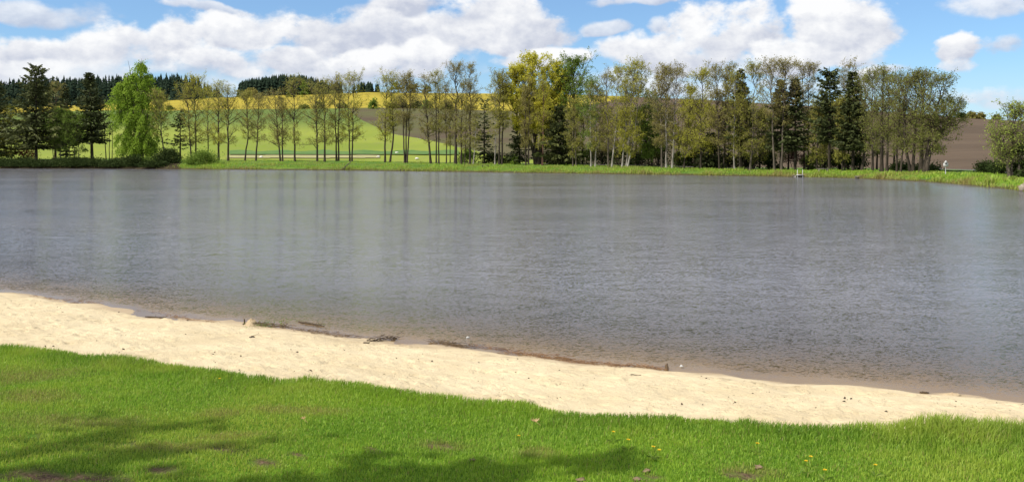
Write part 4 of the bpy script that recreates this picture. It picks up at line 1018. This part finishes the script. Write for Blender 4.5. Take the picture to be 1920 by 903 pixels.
# eastern end
tree('light green multi-stemmed tree at the corner of the pond, by the clipped hedge', [[(1893, 335), (1890, 290), (1880, 225)], [(1894, 335), (1897, 280), (1905, 205)], [(1903, 336), (1906, 280), (1918, 204)], [(1892, 335), (1884, 290), (1868, 250)]], 26, 'spring', 'grey', 0, .13, name='leafy_tree', group='leafy trees on the far bank', h0=.28, n1=26, n2=7, n3=5, leaves=1.4, ls=.17, spread=.8)
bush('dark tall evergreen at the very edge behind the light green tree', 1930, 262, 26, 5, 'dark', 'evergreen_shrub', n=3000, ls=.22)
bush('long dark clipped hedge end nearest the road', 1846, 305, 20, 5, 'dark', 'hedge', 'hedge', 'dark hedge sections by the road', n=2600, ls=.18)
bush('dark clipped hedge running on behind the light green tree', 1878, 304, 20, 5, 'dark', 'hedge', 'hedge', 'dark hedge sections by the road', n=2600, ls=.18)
# understorey along the path
US = [(878, 284, 20, 'low black bush behind the thin slanting tree'), (925, 288, 22, 'low black bush behind the waterside bench'), (958, 290, 22, 'low black bush between bench and yellow willow'), (1030, 287, 26, 'dark bush at the foot of the yellow willow'),
      (1066, 278, 24, 'dark undergrowth beneath the shaggy spruce'), (1100, 274, 26, 'dark undergrowth behind the pale-barked birches'), (1132, 272, 26, 'dark undergrowth behind the narrow reddish tree'), (1166, 274, 26, 'dark undergrowth behind the three slanting birches'),
      (1200, 280, 24, 'dark bush just past the three slanting birches'), (1236, 272, 24, 'dark bush behind the white-footed birches'), (1272, 282, 24, 'dark bush behind the slanting yellow-green tree'), (1302, 284, 22, 'dark bush beside the small low spruce'),
      (1366, 288, 26, 'dark undergrowth before the first tall spruce'), (1404, 288, 26, 'dark undergrowth past the first tall spruce'), (1440, 290, 24, 'dark undergrowth before the round-headed bare trees'), (1524, 288, 24, 'dark bush behind the jetty and the plank bench'),
      (1560, 286, 24, 'dark bush beneath the broad-shouldered pine'), (1602, 290, 24, 'dark bush beneath the evenly layered spruce'), (1690, 310, 26, 'low dark bush around the crossing stems'), (1735, 312, 24, 'low dark bush at the foot of the domed group')]
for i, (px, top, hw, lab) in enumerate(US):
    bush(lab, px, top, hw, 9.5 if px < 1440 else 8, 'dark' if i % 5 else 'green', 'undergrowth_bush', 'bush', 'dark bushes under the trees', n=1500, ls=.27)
bush('pale green sapling bush beside the path by the yellow willow', 966, 291, 7, 3, 'lime', n=300, ls=.2)
# field hedge bushes and far trees
for (px, py, top, hw, lf, lab) in [(600, 204, 190, 13, 'maple', 'olive bush on the field border behind the snapped-limb alder'), (570, 204, 195, 10, 'maple', 'low olive bush on the field border behind the lone round-topped alder'), (640, 203, 194, 14, 'maple', 'dull bush on the field border behind the twin-stemmed alder'),
                               (699, 204, 186, 11, 'green', 'round dark green bush alone on the rapeseed border'), (738, 203, 193, 12, 'dark', 'dark bush on the rapeseed border behind the S-shaped alder'), (757, 203, 194, 11, 'dark', 'dark bush on the rapeseed border behind the three-stemmed clump'),
                               (780, 203, 189, 13, 'dark', 'tallest dark bush on the rapeseed border beside the candelabra alder'), (800, 204, 188, 11, 'green', 'green bush on the rapeseed border behind the candelabra alder'), (320, 206, 199, 6, 'maple', 'tiny bush on the rapeseed border past the weeping birch'), (838, 205, 190, 10, 'dark', 'dark bush on the rapeseed border behind the thin pole trees')]:
    bush(lab, px, top, hw, 0, lf, 'field_bush', 'bush', 'bushes along the rapeseed border', n=700, ls=.9, pos=hill_at(px, py))
for (px, py, top, hw, lf, lab) in [(297, 191, 170, 13, 'maple', 'round olive tree standing alone on the ridge beside the weeping birch'), (545, 183, 165, 12, 'maple', 'olive tree at the edge of the dark wood'), (569, 182, 150, 9, 'green', 'lighter round tree standing before the dark wood'),
                               (470, 184, 164, 18, 'brown', 'brownish scrub at the thin end of the dark wood'), (742, 175, 152, 16, 'maple', 'olive tree on the skyline past the dark wood'), (775, 175, 156, 16, 'brown', 'brownish tree on the skyline behind the three-stemmed clump'), (800, 176, 158, 10, 'maple', 'small skyline tree behind the candelabra alder'),
                               (1824, 222.5, 211, 12, 'brown', 'brown skyline bush above the ploughed field beside the domed trees'), (1842, 223.5, 213, 10, 'brown', 'low brown skyline bush between its neighbour and the lone dark tree'), (1873, 225, 216, 6, 'dark', 'lone small dark tree on the skyline above the ploughed field'), (1806, 222, 213, 9, 'dark', 'dark skyline bush half hidden by the domed trees')]:
    X_, Y_, Z_ = hill_at(px, py)
    bush(lab, px, top, hw, 0, lf, 'skyline_tree', 'tree', 'trees on the skyline', n=800, ls=1.1, pos=(X_, Y_ + 2, Z_))

# far conifer woods, one mass each
def wood(name, label, spots, rng):
    mb = MB()
    for (X, Y, Z, h, w, r) in spots:
        k = 7; a = np.arange(k) * 2 * math.pi / k + rng.random()
        for lv in range(5):
            z0 = h * (.12 + .165 * lv); z1 = h * (.36 + .16 * lv); rr = w * (1 - lv / 5.3)
            rim = np.stack([np.cos(a) * rr * rng.uniform(.6, 1.25, k), np.sin(a) * rr * rng.uniform(.6, 1.25, k), z0 + rng.uniform(-.05, .05, k) * h], 1)
            V = np.concatenate([rim, [[0, 0, z1]]]) + [X, Y, Z]
            mb.add(V, [np.array([[q, (q + 1) % k, k] for q in range(k)])], np.clip(r + rng.normal(0, .15), 0, 1))
    o_ = mb.build(name, L_FOREST)
    return tag(o_, label, 'wood', None, 'stuff')
rg = np.random.default_rng(9)
sp_ = []
for i in range(1300):
    px = rg.uniform(-260, 412); u = (px - CX) / F; Y = rg.uniform(840, 1120)
    if px > 330 and rg.random() < (px - 330) / 120: continue
    h = rg.uniform(13, 20)
    sp_.append((u * Y, Y, float(ridge_z(np.array(u), np.array(Y))) - 3 - max(0, px - 360) * .12, h, h * rg.uniform(.20, .30), rg.random()))
wood('conifer_forest', 'long dark conifer forest covering the ridge', sp_, rg)
sp_ = []
TOPS = [(446, 160), (452, 152), (470, 148), (500, 143), (530, 140), (560, 141), (590, 145), (600, 150), (612, 152), (640, 152), (655, 154), (705, 153), (712, 158)]
for i in range(420):
    px = rg.uniform(447, 606) if i < 330 else rg.choice([rg.uniform(606, 640), rg.uniform(664, 712)])
    u = (px - CX) / F; Yc_ = float(land_params(np.array([u]))[4][0]); Y = Yc_ + rg.uniform(6, 90)
    Zg = float(land(np.array([u]), np.array([Y]))[0])
    topz = ZC + (HY - ip(px, TOPS)) / F * Y
    h = (topz - Zg) * rg.uniform(.80, 1.06)
    sp_.append((u * Y, Y, Zg, h, h * rg.uniform(.18, .27), rg.random()))
wood('dark_wood', 'dark conifer wood on the crest above the rapeseed', sp_, rg)

# ------------------------------------------------------------------ shade trees beside the viewer, whose shadow falls on the lawn
def shade_tree(label, X, Y, H, hw, seed, leaves=5):
    rng = np.random.default_rng(seed); Z = float(lawn_z(np.array([X]), np.array([Y]))[0])
    st = [np.array([[0, 0, 0], [.1, .1, H * .4], [.0, .2, H * .95]])]
    tb, wb, lb = grow(rng, st, .2, hw, h0=.28, n1=36, n2=9, n3=6, leaves=leaves, ls=.21, e0=5, e1=60, prof='dome', l3=.45)
    root = empty('shade_tree', (X, Y, Z), label, 'tree', 'trees shading the lawn')
    tb.build('trunk', B_GREY, root, True); tag(wb.build('twigs', B_TWIG, root), kind='stuff'); lb.build('crown', L_GREEN, root)
shade_tree('leafy tree whose shadow reaches over the bare soil corner of the lawn', -9.9, .45, 6.4, 3.1, 501, 14)
shade_tree('leafy tree whose shadow lies along the near lawn', -6.3, .0, 7.2, 3.2, 502, 14)

# ------------------------------------------------------------------ bank furniture
M_WHITE = flat_mat('weathered_white_paint', (.42, .42, .40), (.56, .56, .54), 6)
M_WOOD = flat_mat('grey_weathered_plank', (.20, .18, .15), (.34, .31, .26), 6, mapping=(.3, 6, 6))
M_DKWOOD = flat_mat('dark_stained_plank', (.05, .042, .035), (.10, .085, .07), 6)
M_STEEL = flat_mat('galvanised_post', (.35, .36, .37), (.45, .46, .47), 9, .5, .5)
M_STONE = flat_mat('pale_stone', (.20, .17, .13), (.34, .29, .23), 5)
def at_water(px, off_=0.0):
    u = (px - CX) / F; Y = float(land_params(np.array([u]))[1][0]) + off_
    return u * Y, Y
X, Y = at_water(1500, -.3)
r_ = empty('small_jetty', (X, Y, 0), 'small jetty with two white posts at the water edge', 'jetty')
for sx_ in (-.30, .30):
    b = MB(); b.tubes([[(sx_, 0, -.7), (sx_, 0, .3), (sx_, 0, .84)]], [[.036, .036, .034]], 8, True); p_ = b.build('post', M_WHITE, r_, True)
    b = MB(); b.tubes([[(sx_, 0, .84), (sx_, 0, .87), (sx_, 0, .89)]], [[.044, .044, .02]], 8, True); b.build('cap', M_WHITE, p_)
b = MB(); b.box((-.02, -.05, .26), (.80, .10, .09), bev=.01); b.build('crossbeam', M_WHITE, r_)
for i in range(5):
    b = MB(); b.box((-.1, .13 + i * .17, .20 - .004 * i), (1.15, .155, .04), bev=.006); b.build('plank', M_WOOD, r_)
for sx_ in (-.5, .4):
    b = MB(); b.box((sx_, .45, -.08), (.10, .9, .48), bev=.01); b.build('bearer', M_WOOD, r_)
def bench(label, px, d, L, mat, zrot=0.0, dark=False, back=False):
    X, Y, Z = bank_at(px, d)
    r_ = empty('bench', (X, Y, Z), label, 'bench', None, zrot)
    for i in range(3):
        b = MB(); b.box((0, -.15 + i * .15, .46), (L, .135, .045), bev=.008); b.build('plank', mat, r_)
    for s_ in (-1, 1):
        b = MB(); b.box((s_ * L * .38, 0, .195), (.09, .36, .48), bev=.01); b.build('leg', mat, r_)
bench('low pale plank bench on the shaded bank past the jetty', 1543, -3.0, 1.3, M_WOOD)
bench('dark low bench on the bank, in front of the small spruce', 910, -6.8, 1.05, M_DKWOOD)
X, Y = at_water(1611, .15)
r_ = empty('water_step', (X, Y, .12), 'low plank step at the waterline under the layered spruce', 'step')
for i in range(2):
    b = MB(); b.box((0, i * .2, .12), (.85, .18, .05), bev=.008); b.build('plank', M_WOOD, r_)
for s_ in (-1, 1):
    b = MB(); b.box((s_ * .3, .1, -.15), (.08, .3, .48)); b.build('stake', M_DKWOOD, r_)
X, Y, Z = bank_at(1773, -1.5)
r_ = empty('sign_post', (X, Y, Z), 'thin grey post with small white sign plates by the road', 'sign')
k = Y / F; zt_ = ZC + (HY - 304) * k - Z
b = MB(); b.tubes([[(0, 0, -.3), (0, 0, zt_ * .5), (0, 0, zt_)]], [[.035, .035, .035]], 8, True); b.build('pole', M_STEEL, r_, True)
zz_ = ZC + (HY - 309) * k - Z
b = MB(); b.box((0, -.05, zz_), (.50, .02, .34), bev=.004); b.build('plate', M_WHITE, r_)
b = MB(); v_ = .2; b.add([(-v_, -.06, zz_ + .20), (0, -.06, zz_ + .02 + .0), (v_, -.06, zz_ + .20), (0, -.06, zz_ + .46), (-v_, -.04, zz_ + .20), (0, -.04, zz_ + .02), (v_, -.04, zz_ + .20), (0, -.04, zz_ + .46)],
    [np.array([[0, 1, 2, 3], [7, 6, 5, 4], [0, 4, 5, 1], [1, 5, 6, 2], [2, 6, 7, 3], [3, 7, 4, 0]])]); b.build('diamond_plate', M_WHITE, r_)

def rock(name, label, cat, loc, size, mat, seed, group=None, sub=2):
    rng = np.random.default_rng(seed)
    nlat, nlon = 6, 9
    th = np.linspace(.02, math.pi - .02, nlat)[:, None]; ph = (np.arange(nlon) * 2 * math.pi / nlon)[None]
    r = 1 + rng.normal(0, .13 if size[0] > .1 else .24, (nlat, nlon))
    V = np.stack([r * np.sin(th) * np.cos(ph) * size[0], r * np.sin(th) * np.sin(ph) * size[1], r * np.cos(th) * np.ones_like(ph) * size[2]], -1).reshape(-1, 3)
    f = np.array([[i * nlon + j, (i + 1) * nlon + j, (i + 1) * nlon + (j + 1) % nlon, i * nlon + (j + 1) % nlon] for i in range(nlat - 1) for j in range(nlon)])
    me = raw_mesh(name, V, [f, np.arange(nlon)[None, :], (np.arange(nlon)[::-1] + (nlat - 1) * nlon)[None, :]])
    return tag(put(name, me, mat, None, loc), label, cat, group)
X, Y = at_water(1919, .3)
rock('stone', 'large grey-brown stone at the water corner below the light green tree', 'stone', (X, Y, .25), (.34, .3, .36), M_STONE, 3)
for i, (px, row, lab) in enumerate([(709, 296.5, 'pale boulder in the field before the slim alder past the fallen branch'), (744, 289, 'pale boulder in the field between S-shaped alder and three-stemmed clump'), (782, 300, 'pale boulder lying behind the three-stemmed clump'), (490, 296.5, 'pale boulder behind the slanting alder')]):
    X, Y, Z = hill_at(px, row); rock('boulder', lab, 'stone', (X, Y, Z + .25), (.42, .3, .22), flat_mat('white_boulder', (.6, .58, .5), (.75, .72, .65), 3) if i == 0 else bpy.data.materials['white_boulder'], 20 + i, 'pale boulders in the field')
# fallen branch on the bank
X, Y = at_water(646, 1.0)
Z = .25
rng = np.random.default_rng(77); k = Y / F
r_ = empty('fallen_branch', (X, Y, Z), 'grey fallen branch sloping down the grass bank into the water', 'branch')
b = MB(); b.tubes([[(-.4, -.6, -.25), (.0, 0, .25), (.5, .5, .75), (1.0, 1.2, 1.3)]], [[.06, .085, .075, .05]], 7, True); b.build('limb', B_GREY, r_, True)
b = MB(); n = 40; t = rng.random(n)[:, None]; P0 = np.array([[-.4, -.6, -.2]]) * (1 - t) + np.array([[.6, .4, .5]]) * t
b.cones(P0, P0 + rng.normal(size=(n, 3)) * [.5, .3, .25] + [0, 0, .1], .018); tag(b.build('twigs', B_GREY, r_), kind='stuff')
b = MB(); n = 90; P0 = np.stack([rng.uniform(-.3, 3.4, n), rng.uniform(-.9, -.2, n), rng.uniform(-.2, .1, n)], 1)
b.cones(P0, P0 + rng.normal(size=(n, 3)) * [.45, .2, .12] + [0, 0, .08], .025)
b.tubes([[(.3, -.7, -.1), (1.6, -.5, .08), (3.2, -.75, -.12)]], [[.09, .11, .06]], 6, True)
o_ = b.build('brushwood', B_DARK); o_.location = (X, Y, Z); tag(o_, 'dark brushwood lying in the water beside the fallen branch', 'brushwood', None, 'stuff')

# ------------------------------------------------------------------ drift and litter on the beach
M_REED = flat_mat('brown_reed', (.14, .08, .042), (.30, .18, .095), 30)
M_DRIFT = flat_mat('dark_driftwood', (.045, .032, .02), (.11, .08, .05), 20)
M_WET = flat_mat('wet_litter', (.09, .06, .035), (.18, .125, .075), 20)
def strewn(name, label, pts, n, seed, L=(.05, .2), r=.003, spread=(.06, .05), mat=None, kind='stuff', cat='litter', zoff=.004, flat=.05):
    """straws lying along a line of photo points on the sand"""
    rng = np.random.default_rng(seed)
    W_ = np.array([sand_px(*p) for p in pts])
    seg = np.concatenate([[0], np.cumsum(np.linalg.norm(np.diff(W_[:, :2], axis=0), axis=1))]) if len(W_) > 1 else np.array([0.])
    t = rng.random(n) * seg[-1]
    X = np.interp(t, seg, W_[:, 0]) + rng.normal(0, spread[0], n); Y = np.interp(t, seg, W_[:, 1]) + rng.normal(0, spread[1], n)
    Z = sand_base(X, Y)[0] + zoff + np.abs(rng.normal(0, flat * .25, n))
    d0 = W_[-1] - W_[0] if len(W_) > 1 else np.array([1., 0, 0]); d0 = d0 / np.linalg.norm(d0)
    D = unit(d0[None] * 1.2 * np.where(rng.random(n) < .5, 1, -1)[:, None] + rng.normal(size=(n, 3)) * [.6, .6, flat])
    D[:, 2] = np.abs(D[:, 2]) * .5
    l = rng.uniform(*L, n); P0 = np.stack([X, Y, Z], 1); P1 = P0 + D * l[:, None]
    P1[:, 2] = np.maximum(P1[:, 2], sand_base(P1[:, 0], P1[:, 1])[0] + zoff)
    b = MB(); mid = (P0 + P1) / 2 + rng.normal(size=(n, 3)) * .012
    b.tubes(np.stack([P0, mid, P1], 1), np.full((n, 3), r) * rng.uniform(.6, 1.4, (n, 1)), 4)
    o_ = b.build(name, mat or M_REED)
    return tag(o_, label, cat, None, kind)
strewn('reed_litter', 'band of reddish brown reed litter along the waterline', [(885, 648), (940, 657), (1000, 667), (1060, 675), (1130, 683), (1240, 692)], 420, 1, spread=(.06, .07))
strewn('reed_litter', 'thin straggling reed litter on the middle beach', [(560, 618), (620, 627), (670, 633)], 110, 2, r=.0025, spread=(.1, .12), mat=M_WET)
strewn('reed_litter', 'faint brown litter line by the first puddle', [(60, 556), (120, 563), (188, 570)], 70, 3, r=.002, spread=(.05, .05))
strewn('reed_litter', 'brown litter line below the long puddle', [(255, 582), (300, 588), (345, 597), (405, 604)], 90, 4, r=.002, spread=(.05, .04))
strewn('reed_litter', 'dark weedy litter before the reed band', [(820, 641), (850, 648), (880, 652)], 160, 5, spread=(.08, .1), mat=M_WET)
strewn('debris_heap', 'long dark heap of wet twigs lying on the sand', [(692, 640), (715, 638), (742, 636)], 90, 6, (.04, .13), .0035, (.035, .03), M_DRIFT, 'stuff', 'debris', .006, .12)
o_ = strewn('weed_heap', 'sprawling heap of dead water weed beside the sandcastle', [(482, 610), (510, 612), (538, 615)], 70, 7, (.05, .15), .004, (.07, .07), M_WET, 'stuff', 'weed heap', .006, .12)
rng = np.random.default_rng(8)
b = MB(); n = 75; W0 = np.array([sand_px(px, 611) for px in rng.uniform(475, 535, n)]) + rng.normal(size=(n, 3)) * [.03, .25, 0] + [0, 0, .02]
W0[:, 2] = np.maximum(sand_base(W0[:, 0], W0[:, 1])[0], 0) + .01
b.cones(W0, W0 + unit(rng.normal(size=(n, 3)) * [.7, .7, .4] + [0, 0, .9]) * rng.uniform(.03, .11, (n, 1)), .003); b.leaves(W0 + [0, 0, .03] + rng.normal(size=(n, 3)) * [.05, .05, .015], .04, .015, rng)
tag(b.build('green_weed', L_GREEN), 'sparse green shoots standing in the dead weed by the sandcastle', 'weed', None, 'stuff')
X, Y, Z = sand_px(471, 608)
rng = np.random.default_rng(12)
nr, na = 7, 14; rr = np.linspace(0, 1, nr); aa = np.arange(na) * 2 * math.pi / na
R_ = rr[:, None] * .16 * (1 + rng.normal(0, .12, (nr, na))); Zc = .11 * (1 - rr[:, None]) ** .9 * (1 + rng.normal(0, .16, (nr, na)))
V = np.stack([R_ * np.cos(aa), R_ * np.sin(aa), Zc - .015], -1).reshape(-1, 3)
f = np.array([[i * na + j, (i + 1) * na + j, (i + 1) * na + (j + 1) % na, i * na + (j + 1) % na] for i in range(nr - 1) for j in range(na)])
m_heap = flat_mat('damp_sand', (.40, .30, .18), (.50, .39, .24), 25)
tag(put('sandcastle', raw_mesh('sandcastle', V, [f], None, True), m_heap, None, (X, Y, Z)), 'small crumbling sandcastle mound by the waterline', 'sandcastle')
X, Y, Z = sand_px(458, 608)
r_ = empty('stump', (X, Y, Z), 'short upright dark stick stuck in the sand beside the sandcastle', 'stick')
b = MB(); b.tubes([[(0, 0, -.05), (.005, 0, .05), (.0, 0, .095)]], [[.018, .014, .010]], 7, True); b.build('stem', M_DRIFT, r_, True)
b = MB(); b.tubes([[(-.02, 0, .0), (.015, -.01, .012), (.05, -.02, .008)]], [[.018, .016, .008]], 6, True); b.build('root', M_DRIFT, r_, True)
def stick(name, label, pts, r, mat, cat='stick', seed=0, twigs=3, lift=.01):
    P = np.array([sand_px(*p) for p in pts]); P[:, 2] = np.maximum(P[:, 2], -.01) + lift
    o0 = P[0].copy(); P = P - o0
    rng = np.random.default_rng(seed)
    b = MB(); Q = resample(P, 7); Q[1:-1] += rng.normal(size=(5, 3)) * [.01, .01, .004]
    b.tubes(Q[None], (r * np.array([.7, 1, 1.1, .95, .8, .7, .4]))[None], 6, True)
    i = rng.integers(1, 6, twigs); 
    if twigs: b.cones(Q[i], Q[i] + rng.normal(size=(twigs, 3)) * [.08, .06, .03] + [0, 0, .03], r * .45)
    o_ = b.build(name, mat, None, True); o_.location = o0
    return tag(o_, label, cat)
stick('driftwood_stick', 'dark stick lying on dry sand below the long puddle', [(272, 594), (285, 595), (300, 596), (312, 595)], .012, M_DRIFT, seed=1)
stick('driftwood_branch', 'long thin wet branch lying half in the water past the weed heap', [(560, 608), (575, 611), (592, 613), (608, 616)], .016, M_DRIFT, seed=2, twigs=5, lift=.02)
stick('driftwood_stick', 'small dark stick with a shadow on the sand left of the reed band', [(682, 643), (690, 644)], .016, M_DRIFT, seed=3, twigs=1)
stick('driftwood_stick', 'thin brown twig on clean sand below the reed band', [(1181, 704), (1196, 705), (1208, 706)], .009, M_DRIFT, seed=4, twigs=2)
stick('driftwood_stick', 'short wet stick near the small sand mound at the narrow end of the beach', [(1725, 736), (1742, 737)], .012, M_DRIFT, seed=5, twigs=1)
stick('driftwood_stick', 'stubby stick on dry sand below the weed heap', [(468, 633), (478, 632)], .012, M_DRIFT, seed=6, twigs=1)
rock('clod', 'dark upright clod at the far end of the reed band', 'clod', (lambda p: (p[0], p[1], p[2] + .03))(sand_px(1250, 693)), (.03, .03, .05), M_WET, 31)
rock('pebble', 'white pebble in the shallow water past the reed band', 'pebble', (lambda p: (p[0], p[1], max(p[2], 0) + .005))(sand_px(1278, 690)), (.025, .02, .018), M_WHITE, 32)
rock('pebble', 'white pebble in the shallows before the reed band', 'pebble', (lambda p: (p[0], p[1], max(p[2], 0) + .005))(sand_px(877, 640)), (.03, .02, .018), M_WHITE, 33)
X, Y, Z = sand_px(1785, 741)
tag(put('sand_mound', raw_mesh('sand_mound', V * [1.1, .7, .35], [f], None, True), m_heap, None, (X, Y, Z)), 'low heap of damp sand at the narrow end of the beach', 'sand mound')
# scattered crumbs of bark and dry leaf
rng = np.random.default_rng(14); n = 420
cx = rng.uniform(-12, 7, n); cv = rng.uniform(.08, 1.0, n); cy = shoreY(cx) + (edgeY(cx) - shoreY(cx)) * cv
b = MB(); C = np.stack([cx, cy, sand_base(cx, cy)[0] + .008], 1); s_ = .009 + .022 * rng.random(n) ** 4
b.leaves(C, s_ * 1.7, s_, rng, rng.normal(size=(n, 3)) * [1, 1, .3]); tag(b.build('bark_crumbs', M_DRIFT), 'dark crumbs of bark and leaf scattered over the sand', 'litter', None, 'stuff')

# ------------------------------------------------------------------ small things on the lawn
M_PETAL = flat_mat('dandelion_yellow', (.75, .52, .02), (.85, .62, .04), 40)
M_LEAFDRY = leaf_mat('dry_leaf', (.45, .28, .12), (.60, .42, .22), .3)
M_CLOD = flat_mat('dry_clod', (.15, .10, .06), (.30, .215, .135), 30)
DAND = [(1150, 822, 'two-headed dandelion above the pale dry leaf'), (1178, 836, 'faded small dandelion just below the two-headed one'), (1225, 852, 'full yellow dandelion beside its dimmer neighbour, above the clod'), (1236, 855, 'dimmer dandelion touching the full yellow one above the clod'),
        (1420, 844, 'single dandelion at the foot of the tall grass verge'), (1511, 880, 'dandelion on the long stalk, upper of the two beyond the brown clod'), (1546, 893, 'low flat dandelion at the lower edge of the lawn'), (1641, 887, 'dandelion standing alone below the tall grass tufts'),
        (1520, 871, 'pale dandelion just above the long-stalked one'), (412, 716, 'small yellow flower in the grass edge by the sand'), (973, 829, 'small yellowish flower below the dark grass tuft'), (36, 650, 'orange flower in the grass at the beach corner')]
def dandelion(label, px, py, seed):
    rng = np.random.default_rng(seed); X, Y, Z = lawn_px(px, py + 8)
    r_ = empty('dandelion', (X, Y, Z), label, 'dandelion', 'dandelions in the lawn')
    h = .06 + .02 * rng.random()
    b = MB(); b.tubes([[(0, 0, 0), (.004, 0, h * .5), (0, -.004, h)]], [[.002, .002, .0025]], 5); b.build('stalk', L_LIME, r_)
    b = MB()
    for ring, (rad, n, up) in enumerate([(.013, 12, .006), (.009, 9, .009), (.005, 6, .011)]):
        a = np.arange(n) * 2 * math.pi / n + rng.random(); D = np.stack([np.cos(a), np.sin(a), np.full(n, .35)], 1)
        b.leaves(np.array([0, -.004, h + up * .6]) + D * rad * .55, rad, .006, rng, D)
    b.build('flower', M_PETAL, r_)
    b = MB(); n = 7; a = rng.uniform(0, 6.28, n); D = np.stack([np.cos(a), np.sin(a), np.full(n, .3)], 1)
    b.leaves(D * .03 + [0, 0, .010], .055, .013, rng, D); b.build('leaves', L_GREEN, r_)
for i, (px, py, lab) in enumerate(DAND): dandelion(lab, px, py, 300 + i)
def dry_leaf(label, px, py, s, seed):
    rng = np.random.default_rng(seed); X, Y, Z = lawn_px(px, py + 4)
    r_ = empty('dry_leaf', (X, Y, Z + .05), label, 'leaf')
    b = MB(); a = np.linspace(-1.2, 1.9, 7) + 2.2
    for q in a:
        D = np.array([math.cos(q), math.sin(q) * .8, .35]); D /= np.linalg.norm(D); S = np.cross(D, [0, 0, 1]); S /= np.linalg.norm(S)
        l = s * rng.uniform(.75, 1.1)
        b.add([[0, 0, 0], D * l * .5 + S * s * .13, D * l + [0, 0, .004], D * l * .5 - S * s * .13], [np.array([[0, 1, 2], [0, 2, 3]])], rng.random())
    b.build('blade', M_LEAFDRY, r_)
    b = MB(); b.tubes([[(0, 0, 0), (.015, -.01, -.008), (.035, -.02, -.02)]], [[.0018, .0015, .001]], 4); b.build('stalk', M_LEAFDRY, r_)
dry_leaf('pale dry fan-shaped leaf lying on the lawn beside the dark grass tuft', 1005, 799, .048, 1)
dry_leaf('curled pale dead leaf on the grass above the bare patches', 569, 794, .03, 2)
for i, (px, py, sx_, lab) in enumerate([(1213, 882, .026, 'angular light brown clod below the pair of dandelions'), (1423, 876, .03, 'red-brown flat clod below the single dandelion'), (886, 862, .02, 'small brown clod in the sunlit lawn just beyond the shade'), (1195, 899, .03, 'brown clod at the lower edge below the angular clod'), (1089, 900, .028, 'reddish clod in the shade at the lower edge')]):
    X, Y, Z = lawn_px(px, py + 3); rock('clod', lab, 'clod', (X, Y, Z + .012), (sx_, sx_ * .62, sx_ * .42), M_CLOD, 50 + i, 'clods on the lawn')
